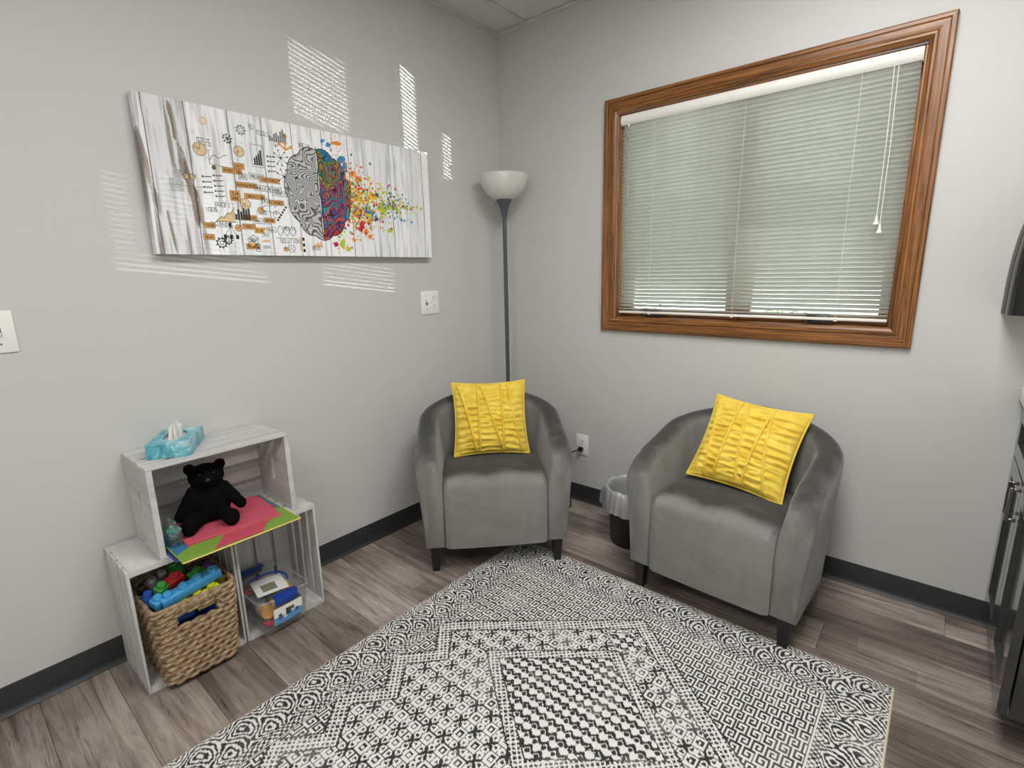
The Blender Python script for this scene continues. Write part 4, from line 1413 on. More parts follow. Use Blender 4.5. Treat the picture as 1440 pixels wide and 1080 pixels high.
# two-gang plate under the canvas: toggle and duplex
p1, Rm1 = plate('switch_and_outlet', (0.0, -0.5535, 1.1045), 0.114, 0.114, (1, 0, 0), (0, 1, 0), 'white two gang plate with toggle switch and outlet below the canvas', 'outlet')
box('toggle_slot', (0.0056, -0.023, 0.0), (0.001, 0.010, 0.024), M['slot'], p1)
box('toggle', (0.010, -0.023, 0.006), (0.014, 0.007, 0.010), M['plate'], p1, 0.0015, 1, (0, RAD(-30), 0))
duplex(p1, (0, 0.023, 0), (1, 0, 0), (0, 1, 0))
for dz in (-0.033, 0.033):
    screw(p1, (0.0056, -0.023, dz), Rm1)
# switch plate near the left edge of the wall
p2, Rm2 = plate('light_switch', (0.0, -2.112, 1.109), 0.114, 0.114, (1, 0, 0), (0, 1, 0), 'white two gang toggle switch plate alone on the left wall', 'switch')
for dy in (-0.023, 0.023):
    box('toggle_slot', (0.0056, dy, 0.0), (0.001, 0.010, 0.024), M['slot'], p2)
    box('toggle', (0.010, dy, -0.006), (0.014, 0.007, 0.010), M['plate'], p2, 0.0015, 1, (0, RAD(30), 0))
    for dz in (-0.033, 0.033):
        screw(p2, (0.0056, dy, dz), Rm2)
# outlet between the chairs, with the lamp plug
p3, Rm3 = plate('wall_outlet', (0.547, 0.0, 0.323), 0.072, 0.114, (0, -1, 0), (1, 0, 0), 'white wall outlet with a black plug between the armchairs', 'outlet')
duplex(p3, (0, 0, 0), (0, -1, 0), (1, 0, 0))
screw(p3, (0, -0.0056, 0), Rm3)
cord = empty('power_cord', (0.547, -0.02, 0.303), 'black power cord plugged into outlet and trailing behind corner armchair', 'cord')
box('plug', (0, 0.0005, 0), (0.026, 0.022, 0.024), M['black_plastic'], cord, 0.005, 2)
pts = spline([(0, -0.008, 0), (-0.012, -0.024, -0.004), (-0.045, -0.026, -0.030), (-0.075, -0.024, -0.12), (-0.05, -0.03, -0.25), (-0.02, -0.06, -0.293), (0.0, -0.10, -0.2975), (-0.03, -0.13, -0.2975), (-0.10, -0.145, -0.2975), (-0.20, -0.11, -0.2975), (-0.255, -0.11, -0.296)], 8)
tube('cable', pts, 0.0032, M['black_plastic'], cord, 7)

# ------------------------------------------------------------------ wastebasket
wb = empty('wastebasket', (0.962, -0.225, 0), 'small black wastebasket with white bag liner beside the window armchair', 'bin')
lathe_obj('bucket', [(0, 0.002), (0.092, 0.0), (0.096, 0.006), (0.117, 0.262), (0.119, 0.264), (0.115, 0.264), (0.092, 0.010), (0, 0.008)], M['black_plastic'], wb, n=40)
def liner():
    bm = bmesh.new()
    n = 180
    prof = [(0.086, 0.06), (0.096, 0.16), (0.104, 0.24), (0.111, 0.268), (0.120, 0.278), (0.127, 0.270), (0.132, 0.240), (0.135, 0.205), (0.137, 0.178)]
    rings = []
    for k, (r, z) in enumerate(prof):
        ring = []
        for i in range(n):
            a = 2 * PI * i / n
            amp = [0.004, 0.006, 0.005, 0.004, 0.003, 0.004, 0.008, 0.012, 0.016][k]
            w = noise.noise(Vector((math.cos(a) * 3.4, math.sin(a) * 3.4, z * 7))) + 0.6 * noise.noise(Vector((math.cos(a) * 8, math.sin(a) * 8, z * 12 + 4))) + 0.7 * abs(noise.noise(Vector((math.cos(a) * 17, math.sin(a) * 17, z * 22 + 9))))
            rr = r + amp * w + (0.004 if k >= 6 else 0)
            if k < 3:
                rr = r - 0.006 * abs(w)
            zz = z + (0.016 * noise.noise(Vector((math.cos(a) * 2.2, math.sin(a) * 2.2, 8 + k * 0.3))) if k > 3 else 0)
            ring.append(bm.verts.new((rr * math.cos(a), rr * math.sin(a), zz)))
        rings.append(ring)
    for a, b in zip(rings, rings[1:]):
        for i in range(n):
            j = (i + 1) % n
            bm.faces.new((a[i], a[j], b[j], b[i]))
    c = bm.verts.new((0, 0, 0.045))
    for i in range(n):
        bm.faces.new((rings[0][(i + 1) % n], rings[0][i], c))
    return bm_mesh(bm, 'liner', 'all')
link('bag_liner', liner(), M['bag_white'], wb)

# ------------------------------------------------------------------ dark cabinet, counter, dispenser
CXF = 2.188
cab = empty('base_cabinet', (2.49, -0.31, 0), 'dark grey glossy base cabinet with two doors and drawer against window wall', 'cabinet')
def cb(name, c, s, mat, parent=None, bevel=0.0015, rot=None):
    p = parent or cab
    off = Vector((2.49, -0.31, 0)) if p is cab else Vector((0, 0, 0))
    return box(name, tuple(Vector(c) - off), s, mat, p, bevel, 2, rot)
cb('carcass', (2.503, -0.306, 0.445), (0.582, 0.604, 0.69), M['cabinet'])
cb('toe_kick', (2.53, -0.306, 0.05), (0.53, 0.604, 0.10), M['cabinet'])
def shaker(name, y0, y1, z0, z1, fr):
    """door or drawer front whose face looks along -x"""
    d = bpy.data.objects.new(name, None); COL.objects.link(d); d.parent = cab
    d.location = (CXF + 0.01 - 2.49, (y0 + y1) / 2 + 0.31, (z0 + z1) / 2)
    w, h = y1 - y0, z1 - z0
    for c, s in (((0, 0, h / 2 - fr / 2), (0.02, w, fr)), ((0, 0, -h / 2 + fr / 2), (0.02, w, fr)), ((0, w / 2 - fr / 2, 0), (0.02, fr, h - 2 * fr)), ((0, -w / 2 + fr / 2, 0), (0.02, fr, h - 2 * fr))):
        box('frame_rail', c, tuple(round(q, 4) for q in s), M['cabinet'], d, 0.0012, 1)
    box('panel', (0.006, 0, 0), (0.008, round(w - 2 * fr, 4), round(h - 2 * fr, 4)), M['cabinet'], d)
    return d
def pull(d, c, L, vertical=True):
    ax = Vector((0, 0, 1)) if vertical else Vector((0, 1, 0))
    a, b = Vector(c) - ax * L / 2, Vector(c) + ax * L / 2
    o = Vector((-0.021, 0, 0))
    pts = [a, a + o, b + o, b]
    bm = bmesh.new()
    for p, q in ((a, a + o), (b, b + o)):
        box_bm(bm, (p + q) / 2 - Vector((0.002, 0, 0)), (0.021, 0.009, 0.009), None, 0.001, 1)
    box_bm(bm, (a + b) / 2 + o, (0.009, 0.010, L + 0.010) if vertical else (0.009, L + 0.01, 0.010), None, 0.0012, 1)
    h = link('handle', bm_mesh(bm, 'handle', True), M['nickel'], d)
    h['label'] = 'nickel bar handle'
d1 = shaker('door', -0.302, -0.010, 0.105, 0.630, 0.055)
d2 = shaker('door', -0.612, -0.305, 0.105, 0.630, 0.055)
dr = shaker('drawer', -0.612, -0.010, 0.636, 0.795, 0.045)
pull(d1, (-0.010, -0.115, 0.205), 0.09)
pull(d2, (-0.010, 0.125, 0.205), 0.09)
ct = box('countertop', (2.486, -0.318, 0.833), (0.624, 0.636, 0.040), M['counter'], None, 0.008, 3)
tag(ct, 'white countertop with rounded edge on the dark cabinet', 'countertop')

td = empty('towel_dispenser', (2.262, 0, 1.09), 'black paper towel dispenser on the wall right of the window', 'dispenser')
def dispenser():
    # outline in x,z with rounded tapering top, lofted from the wall to the bowed front
    w, h = 0.165, 0.40
    out = []
    n = 40
    def outline(sc):
        pts = [(-w * sc, 0.0)]
        for q in range(n + 1):
            a = PI - PI * q / n
            k = math.sin(a)
            x = w * sc * math.copysign(abs(math.cos(a)) ** 0.55, math.cos(a)) * (1 - 0.06 * k)
            z = h * (0.20 + 0.80 * abs(k) ** 0.75) - (1 - sc) * 0.05
            pts.append((x, z))
        pts.append((w * sc, 0.0))
        return pts
    bm = bmesh.new()
    rings = []
    for y, sc in ((-0.001, 1.0), (-0.13, 1.0), (-0.17, 0.985), (-0.20, 0.94), (-0.215, 0.86), (-0.222, 0.7), (-0.225, 0.4)):
        rings.append([bm.verts.new((x, y, z)) for x, z in outline(sc)])
    m = len(rings[0])
    for a, b in zip(rings, rings[1:]):
        for k in range(m):
            j = (k + 1) % m
            bm.faces.new((a[k], a[j], b[j], b[k]))
    bm.faces.new(rings[0][::-1]); bm.faces.new(rings[-1])
    return bm_mesh(bm, 'cover', True), outline
dm, outl = dispenser()
link('cover', dm, M['smoked'], td)
tube('cover_rim', [(x * 1.0, -0.13, z) for x, z in outl(1.0)], 0.006, M['smoked_rim'], td, 8)
bm = bmesh.new()
for k in range(10):
    pass
a = [bm.verts.new((-0.10, -0.11 - 0.004 * q, 0.012 - 0.012 * q)) for q in range(4)]
b = [bm.verts.new((0.10, -0.11 - 0.004 * q, 0.012 - 0.012 * q)) for q in range(4)]
for q in range(3):
    bm.faces.new((a[q], a[q + 1], b[q + 1], b[q]))
tw = link('paper_towel', bm_mesh(bm, 'paper_towel', True), M['paper'], td)
sm_ = tw.modifiers.new('thick', 'SOLIDIFY'); sm_.thickness = 0.0015

# ------------------------------------------------------------------ crates
def crate(loc, upright, label):
    """pine crate, open side towards +x. upright: solid ends top and bottom, slats standing; else solid ends left and right, slats lying along y"""
    t = empty('wooden_crate', loc, label, 'crate', group='whitewashed wooden crates')
    D, A, B = 0.240, 0.428 if not upright else 0.410, 0.291
    # local: x depth 0..D, long axis A, short axis B
    def put(name, c, s, lng):
        """c in (x, long, short) coordinates; s likewise; lng = axis of the grain"""
        cx, cl, cs = c
        sx_, sl, ss = s
        if upright:
            C_, S_ = (cx, cs, cl), (sx_, ss, sl)
        else:
            C_, S_ = (cx, cl, cs), (sx_, sl, ss)
        ax = max(range(3), key=lambda q: S_[q])
        dims = [S_[ax]] + [S_[q] for q in range(3) if q != ax]
        if ax == 0: R_ = None; dd = (S_[0], S_[1], S_[2])
        elif ax == 1: R_ = (0, 0, PI / 2); dd = (S_[1], S_[0], S_[2])
        else: R_ = (0, PI / 2, 0); dd = (S_[2], S_[1], S_[0])
        return box(name, C_, tuple(round(q, 4) for q in dd), M['crate'], t, 0.0014, 1, R_)
    te, ts = 0.016, 0.008
    # end boards with a hand hole
    for e in (0, 1):
        z = te / 2 if e == 0 else A - te / 2
        bm = bmesh.new()
        w, h = D - ts, B - 2 * ts
        outer = [(-w / 2, -h / 2), (w / 2, -h / 2), (w / 2, h / 2), (-w / 2, h / 2)]
        hole = []
        hr, hl = 0.013, 0.034
        for q in range(16):
            a = 2 * PI * q / 16
            hole.append((hr * math.cos(a), hr * math.sin(a) + (hl if math.sin(a) >= 0 else -hl)))
        # ring of quads between hole and rectangle border
        ov = []
        for (x, y) in hole:
            a = math.atan2(y, x)
            k = min(w / 2 / max(1e-6, abs(math.cos(a))), h / 2 / max(1e-6, abs(math.sin(a))))
            ov.append((k * math.cos(a), k * math.sin(a)))
        ca = sorted([math.atan2(y, x) for x, y in outer])
        for (ox, oy) in outer:                            # snap the nearest border point to each corner
            i = min(range(16), key=lambda q: (ov[q][0] - ox) ** 2 + (ov[q][1] - oy) ** 2)
            ov[i] = (ox, oy)
        L = {}
        for zz in (-te / 2, te / 2):
            L[zz] = ([bm.verts.new((x, y, zz)) for x, y in hole], [bm.verts.new((x, y, zz)) for x, y in ov])
        for q in range(16):
            j = (q + 1) % 16
            for zz, fl in ((-te / 2, False), (te / 2, True)):
                f = (L[zz][0][q], L[zz][0][j], L[zz][1][j], L[zz][1][q])
                bm.faces.new(f if fl else f[::-1])
            bm.faces.new((L[-te / 2][0][q], L[-te / 2][0][j], L[te / 2][0][j], L[te / 2][0][q]))
            bm.faces.new((L[-te / 2][1][q], L[-te / 2][1][j], L[te / 2][1][j], L[te / 2][1][q]))
        me = bm_mesh(bm, 'end_board')
        cx, cs = ts + w / 2, B / 2
        if upright:
            o = link('end_board', me, M['crate'], t, (cx, cs, z))
        else:
            o = link('end_board', me, M['crate'], t, (cx, z, cs), Matrix(((1, 0, 0), (0, 0, 1), (0, 1, 0))).transposed().to_euler() if False else (PI / 2, 0, 0))
    # long sides: slats edge to edge with thin gaps; back: slats with wider gaps
    nside = 4
    wS = (D - (nside - 1) * 0.017) / nside
    for s in (ts / 2, B - ts / 2):
        for q in range(nside):
            put('slat', (wS / 2 + q * (wS + 0.017), A / 2, s), (wS, A, ts), 'l')
    nb = 4
    gap = 0.013
    wB = (B - 2 * ts - (nb - 1) * gap) / nb
    for q in range(nb):
        put('slat', (ts / 2, A / 2, ts + wB / 2 + q * (wB + gap)), (ts, A - 2 * te * 0, wB), 'l')
    return t
cr1 = crate((0.006, -1.966, 0), True, 'whitewashed crate standing upright with the basket in it')
cr2 = crate((0.006, -1.672, 0), True, 'whitewashed crate standing upright with the plastic toy box in it')
cr3 = crate((0.004, -1.876, 0.4105), False, 'whitewashed crate lying across the two upright crates')

# ------------------------------------------------------------------ things in and on the crates
# tissue box
def tissue_mat():
    t = NT('tissue_box_card')
    co = t.coords((1, 1, 1))
    a = t.noise(co, 16, 4, 0.6, 1.5)
    t.color(t.ramp(a, [(0.32, rgb(52, 140, 160)), (0.48, rgb(104, 178, 192)), (0.58, rgb(140, 200, 210)), (0.70, rgb(222, 232, 232))]))
    t.setp(Roughness=0.3)
    return t.m
ex, ey = Vector((0.061, 0.101, 0)).normalized(), Vector((-0.101, 0.061, 0)).normalized()
tl, twd, th = 0.185, 0.116, 0.045
tc = Vector((0.188, -1.797, 0.7025)) + ey * 0.5 * tl
tis = empty('tissue_box', tc, 'teal patterned tissue box on top of the upper crate', 'tissue box', rz=math.atan2(ex.y, ex.x))
def ring_box(w, l, h, ra, rb):
    """closed carton with an oval opening in its top"""
    bm = bmesh.new()
    n = 24
    hole, brd = [], []
    for q in range(n):
        a = 2 * PI * q / n
        hole.append((ra * math.cos(a), rb * math.sin(a)))
        k = min(w / 2 / max(1e-6, abs(math.cos(a))), l / 2 / max(1e-6, abs(math.sin(a))))
        brd.append([k * math.cos(a), k * math.sin(a)])
    for (ox, oy) in ((-w / 2, -l / 2), (w / 2, -l / 2), (w / 2, l / 2), (-w / 2, l / 2)):
        i = min(range(n), key=lambda q: (brd[q][0] - ox) ** 2 + (brd[q][1] - oy) ** 2)
        brd[i] = [ox, oy]
    H = [bm.verts.new((x, y, h)) for x, y in hole]; T2 = [bm.verts.new((x, y, h)) for x, y in brd]; B2 = [bm.verts.new((x, y, 0)) for x, y in brd]; I2 = [bm.verts.new((x, y, h - 0.012)) for x, y in hole]
    for q in range(n):
        j = (q + 1) % n
        bm.faces.new((H[q], T2[q], T2[j], H[j])); bm.faces.new((T2[q], B2[q], B2[j], T2[j])); bm.faces.new((H[q], H[j], I2[j], I2[q]))
    bm.faces.new(B2); bm.faces.new(I2)
    return bm_mesh(bm, 'carton')
link('carton', ring_box(twd, tl, th, 0.030, 0.062), tissue_mat(), tis)
M['film'] = plain('window_film', rgb(196, 200, 200), 0.15)
lathe_obj('opening_film', [(0, 0), (0.029, 0.0), (0.029, 0.0006), (0, 0.0006)], M['film'], tis, (0, 0, th - 0.006), None, 24).scale = (1, 2.05, 1)
def tissue_tuft():
    bm = bmesh.new()
    n, mlev = 28, 9
    rings = []
    for k in range(mlev):
        z = k / (mlev - 1)
        r = 0.019 * (1 - z) ** 0.6 + 0.007 + 0.012 * z
        ring = []
        for i in range(n):
            a = 2 * PI * i / n
            w = 1 + 0.35 * math.sin(a * 5 + z * 2) + 0.2 * noise.noise(Vector((math.cos(a) * 3, math.sin(a) * 3, z * 3)))
            ring.append(bm.verts.new((r * w * math.cos(a) * 0.55, r * w * math.sin(a) * 1.3 + 0.022 * z, z * 0.045 + 0.006 * z * noise.noise(Vector((a, z, 2))))))
        rings.append(ring)
    for a, b in zip(rings, rings[1:]):
        for i in range(n):
            bm.faces.new((a[i], a[(i + 1) % n], b[(i + 1) % n], b[i]))
    return bm_mesh(bm, 'tissue', 'all')
M['tissue'] = translucent('tissue_paper', rgb(238, 237, 233), 0.3, 0.8, 0.0)
link('tissue', tissue_tuft(), M['tissue'], tis, (0, 0.004, th - 0.008))

# board book / play sheet under the folders
FZ = 0.4105 + 0.009 + 0.0012
bb = empty('activity_board', (0.19, -1.67, FZ), 'big green picture board with yellow edge jutting out of the upper crate', 'board')
box('yellow_sheet', (0.008, 0.004, 0.002), (0.302, 0.364, 0.003), plain('yellow_card', rgb(232, 214, 120), 0.6), bb, 0.0008, 1)
green = box('green_sheet', (0.004, 0.0, 0.0060), (0.302, 0.360, 0.0035), plain('green_card', rgb(122, 160, 62), 0.5, var=0.1, scale=90), bb, 0.0008, 1)
extrude_poly('pink_patch', [(0.151, -0.09), (0.153, 0.055), (0.07, 0.12), (0.06, -0.02)], 0.0006, plain('pink_print', rgb(196, 78, 96), 0.5), green, (0, 0, 0.00175))
extrude_poly('blue_patch', [(-0.148, 0.02), (-0.148, 0.176), (0.020, 0.176), (-0.03, 0.10)], 0.0006, plain('blue_print', rgb(58, 120, 160), 0.5), green, (0, 0, 0.00175))
extrude_poly('blue_patch', [(-0.10, -0.176), (0.10, -0.176), (0.06, -0.12), (-0.10, -0.13)], 0.0006, plain('blue_print', rgb(58, 120, 160), 0.5), green, (0, 0, 0.00175))
extrude_poly('white_patch', [(-0.10, 0.11), (-0.06, 0.105), (-0.03, 0.14), (-0.08, 0.15)], 0.0006, M['paper'], green, (0, 0, 0.0024))
lathe_obj('red_spot', [(0, 0), (0.016, 0), (0.016, 0.0006), (0, 0.0006)], plain('red_print', rgb(190, 36, 48), 0.5), green, (-0.005, 0.152, 0.0024), None, 16)
bk = box('picture_book', (0.24, -1.826, FZ - 0.0), (0.11, 0.047, 0.003), plain('indigo_card', rgb(64, 66, 150), 0.4, var=0.3, scale=120), None, 0.001, 1)
bk.location = (0.258, -1.8335, FZ + 0.0008)
tag(bk, 'dark blue purple card under the left corner of the green board', 'card')
bb.location.z += 0.0032
red = plain('red_folder_card', rgb(204, 86, 106), 0.6, var=0.05)
FR = Vector((0.256, -1.812, 0)); FRr = Vector((0.282, -1.528, 0)); FB = Vector((0.045, -1.512, 0))
for q, (dz, off, sc, lab) in enumerate(((0.0118, Vector((0.004, 0.006, 0)), 1.0, 'red paper folder beneath the other red folder'), (0.0155, Vector((0, 0, 0)), 0.985, 'red paper folder on top beneath the teddy bear'))):
    d = (FRr - FR).normalized()
    L_, W_ = 0.288 * sc, 0.226
    nrm = Vector((-d.y, d.x, 0))
    c = (FR + FRr) / 2 + nrm * (W_ / 2) + off
    f = empty('paper_folder', (c.x, c.y, FZ + dz + 0.0002), lab, 'folder', math.atan2(d.y, d.x) + RAD(1.2 * q), 'red paper folders')
    box('back_cover', (0, 0, -0.0006), (round(L_, 4), W_, 0.0008), red, f)
    box('front_cover', (0, 0.002, 0.0012), (round(L_ - 0.001, 4), W_ - 0.004, 0.0008), red, f, rot=(RAD(0.15), 0, 0))
    box('manila_insert', (0.002, 0.0, 0.0003), (round(L_ - 0.006, 4), W_ - 0.008, 0.0005), plain('manila', rgb(226, 178, 110), 0.7), f)

# clear bag
def crumple():
    bm = bmesh.new()
    bmesh.ops.create_icosphere(bm, subdivisions=4, radius=1.0)
    for v in bm.verts:
        n_ = noise.noise(v.co * 1.7) * 0.35 + noise.noise(v.co * 4.0 + Vector((3, 1, 2))) * 0.22 + abs(noise.noise(v.co * 8.0)) * 0.12
        v.co *= 1 + n_
        v.co.x *= 0.042; v.co.y *= 0.019; v.co.z *= 0.042
        v.co.z = max(v.co.z, -0.036)
    return bm_mesh(bm, 'bag', 'all')
bag = link('plastic_bag', crumple(), M['bag_clear'], None, (0.212, -1.826, FZ + 0.0505))
tag(bag, 'crumpled clear plastic bag left of the teddy bear in the crate', 'bag')
lathe_obj('teal_toy', [(0, 0), (0.014, 0.002), (0.018, 0.012), (0.012, 0.03), (0, 0.034)], plain('teal_plastic', rgb(58, 140, 126), 0.4), bag, (0.012, 0.006, 0.0), (0.6, 0.4, 0), 14)

# teddy bear: one voxel-fused body
def bear():
    t = empty('teddy_bear', (0.140, -1.690, FZ + 0.0198), 'black plush teddy bear sitting on red folders inside upper crate', 'teddy bear', rz=RAD(-14))
    t.scale = (1.0, 1.0, 1.05)
    bm = bmesh.new()
    def ball(c, r, rot=None):
        res = bmesh.ops.create_icosphere(bm, subdivisions=3, radius=1.0)
        m4 = Matrix.Translation(c) @ (rot or Matrix.Identity(4)) @ Matrix.Diagonal((*r, 1))
        bmesh.ops.transform(bm, matrix=m4, verts=res['verts'])
    # faces +x; y to the side
    ball((0.0, 0, 0.060), (0.050, 0.064, 0.064))
    ball((0.0, 0, 0.105), (0.036, 0.044, 0.038))
    ball((0.008, 0, 0.152), (0.046, 0.054, 0.040))
    ball((0.042, 0, 0.148), (0.022, 0.025, 0.019))
    for s in (-1, 1):
        ball((0.0, s * 0.044, 0.180), (0.012, 0.018, 0.018))
        for k in range(6):                                  # legs stretched forward and out
            q = k / 5
            ball((0.02 + 0.060 * q, s * (0.034 + (0.036 if s < 0 else 0.014) * q), 0.024), (0.024, 0.024, 0.023))
        ball((0.090, s * (0.070 if s < 0 else 0.050), 0.027), (0.016, 0.025, 0.029))
        for k in range(7):                                  # arms hanging outwards
            q = k / 6
            rr = 0.021 - 0.003 * q
            ball((0.012 + 0.018 * q, s * (0.044 + 0.044 * q), 0.106 - 0.062 * q), (rr, rr, rr))
    me = bm_mesh(bm, 'body', 'all')
    o = link('body', me, M['plush'], t)
    r = o.modifiers.new('fuse', 'REMESH'); r.mode = 'VOXEL'; r.voxel_size = 0.0042; r.use_smooth_shade = True
    s_ = o.modifiers.new('soften', 'SMOOTH'); s_.iterations = 3; s_.factor = 0.5
    tex = bpy.data.textures.new('fur', 'CLOUDS'); tex.noise_scale = 0.006
    d_ = o.modifiers.new('fur', 'DISPLACE'); d_.texture = tex; d_.strength = 0.004; d_.mid_level = 0.5
    bm = bmesh.new(); bmesh.ops.create_icosphere(bm, subdivisions=2, radius=1)
    bmesh.ops.scale(bm, vec=(0.005, 0.008, 0.005), verts=bm.verts[:])
    link('nose', bm_mesh(bm, 'nose', 'all'), M['nose'], t, (0.063, 0, 0.154))
    for s in (-1, 1):
        bm = bmesh.new(); bmesh.ops.create_icosphere(bm, subdivisions=2, radius=0.0036)
        link('eye', bm_mesh(bm, 'eye', 'all'), M['eye'], t, (0.047, s * 0.020, 0.170))
    return t
bear()

# wicker basket
def basket():
    t = empty('wicker_basket', (0.172, -1.8185, 0.017), 'tan woven rope basket full of toy blocks in lower left crate', 'basket')
    H = 0.262
    wick = NT('seagrass')
    co = wick.coords((1, 1, 1)); a = wick.noise(co, 60, 4, 0.6); b = wick.noise(co, 400, 2)
    wick.color(wick.ramp(a, [(0.3, rgb(106, 86, 62)), (0.5, rgb(152, 129, 98)), (0.72, rgb(186, 165, 134))]))
    wick.setp(Roughness=0.7); wick.bump(b, 0.4, 0.001)
    WK = wick.m
    def half(z):
        k = z / H
        return 0.118 + 0.010 * k, 0.0975 + 0.0185 * k       # half depth x, half width y
    def outline(z, off, n):
        hx, hy = half(z); hx += off; hy += off
        r = 0.022
        pts = []
        per = []
        for (cx_, cy_, a0) in ((hx - r, hy - r, 0), (-hx + r, hy - r, PI / 2), (-hx + r, -hy + r, PI), (hx - r, -hy + r, 1.5 * PI)):
            for q in range(6):
                a = a0 + (PI / 2) * q / 5
                per.append(Vector((cx_ + r * math.cos(a), cy_ + r * math.sin(a), z)))
        # resample evenly
        L = [0]
        m = len(per)
        for i in range(m):
            L.append(L[-1] + (per[(i + 1) % m] - per[i]).length)
        out = []
        for k in range(n):
            s = L[-1] * k / n
            i = max(j for j in range(m) if L[j] <= s + 1e-9)
            f = (s - L[i]) / max(1e-9, L[i + 1] - L[i])
            out.append(per[i].lerp(per[(i + 1) % m], f))
        return out
    rows = 15
    n = 112
    hz0, hz1, hy = 0.196, 0.232, 0.056                    # hand hole in the front wall (local z, half width)
    for r in range(rows):
        z = 0.010 + (H - 0.020) * r / (rows - 1)
        bm = bmesh.new()
        for strand in (0, 1):
            base = outline(z, 0.0, n)
            pts = []
            runs = [[]]
            for k in range(n):
                p = base[k]
                c = Vector((0, 0, z))
                d = (p - c); d.z = 0; d.normalize()
                ph = 2 * PI * (k / n) * 12 + strand * PI + (r % 2) * PI * 0.5
                q = p + d * (0.0062 * math.cos(ph)) + Vector((0, 0, 0.0052 * math.sin(ph)))
                q += Vector((noise.noise(Vector((k * 0.7, r * 3.1, strand))), noise.noise(Vector((k * 0.7, r * 3.1, strand + 5))), noise.noise(Vector((k * 0.7, r * 3.1, strand + 9))))) * 0.0013
                inhole = p.x > half(z)[0] - 0.012 and abs(p.y) < hy and hz0 < z < hz1
                if inhole:
                    if runs[-1]:
                        runs.append([])
                else:
                    runs[-1].append(q)
            runs = [q for q in runs if len(q) > 2]
            if len(runs) == 1 and len(runs[0]) == n:
                tube_bm(bm, runs[0], 0.0064, 7, True, None, True)
            else:
                if len(runs) > 1:                           # join the run that wraps past the start
                    runs = [runs[-1] + runs[0]] + runs[1:-1]
                for q in runs:
                    tube_bm(bm, q, 0.0064, 7, False)
        link('woven_row', bm_mesh(bm, 'woven_row', 'all'), WK, t)
    # inner lining wall and floor
    bm = bmesh.new()
    lo, hi = outline(0.004, -0.004, 80), outline(H - 0.008, -0.004, 80)
    nz = 8
    lay = [[bm.verts.new(lo[k].lerp(hi[k], q / nz)) for k in range(80)] for q in range(nz + 1)]
    for q in range(nz):
        for k in range(80):
            j = (k + 1) % 80
            c = (lay[q][k].co + lay[q + 1][j].co) / 2
            if c.x > half(c.z)[0] - 0.02 and abs(c.y) < hy and hz0 - 0.004 < c.z < hz1 + 0.004:
                continue
            bm.faces.new((lay[q][k], lay[q][j], lay[q + 1][j], lay[q + 1][k]))
    bm.faces.new(lay[0])
    lin_ = link('lining', bm_mesh(bm, 'lining'), plain('dark_weave', rgb(92, 72, 50), 0.9, scale=90, var=0.3), t)
    tube('rim', outline(H + 0.001, 0.0, 90), 0.0065, WK, t, 8, True)
    bm = bmesh.new()                                       # rope-wrapped grip over the hand hole
    for k in range(15):
        y = -hy + 2 * hy * k / 14
        hx = half(0.24)[0]
        tube_bm(bm, [(hx - 0.008, y - 0.004, hz1 + 0.004), (hx + 0.0075, y, hz1 + 0.012), (hx + 0.0055, y + 0.005, hz1 + 0.026), (hx - 0.007, y + 0.007, hz1 + 0.026)], 0.0052, 6)
    link('handle', bm_mesh(bm, 'handle', 'all'), WK, t)
    return t
basket()

# toy blocks heaped in the basket
def block(loc, size, studs, colr, label, rot=(0, 0, 0), stud_mat=None):
    mt = plain('block_plastic', colr, 0.28, var=0.03)
    lx, ly, lz = size
    t = empty('toy_block', loc, label, 'toy block', group='plastic toy blocks in the basket', rot=rot)
    box('body', (0, 0, 0), size, mt, t, 0.0015, 2)
    nx, ny = studs
    r = 0.0122
    for i in range(nx):
        for j in range(ny):
            x = (i + 0.5) / nx * lx - lx / 2; y = (j + 0.5) / ny * ly - ly / 2
            lathe_obj('stud', [(0, lz / 2 - 0.001), (r, lz / 2 - 0.001), (r, lz / 2 + 0.010), (r - 0.0016, lz / 2 + 0.0122), (0, lz / 2 + 0.0122)], stud_mat or mt, t, (x, y, 0), None, 18)
    return t
LB, DB, GR, RD, GY, YL, PU, OL = rgb(74, 160, 214), rgb(42, 84, 170), rgb(64, 150, 62), rgb(176, 42, 46), rgb(86, 84, 82), rgb(200, 206, 44), rgb(106, 56, 140), rgb(132, 128, 50)
silver = plain('silver_plastic', rgb(168, 168, 166), 0.25, 0.4)
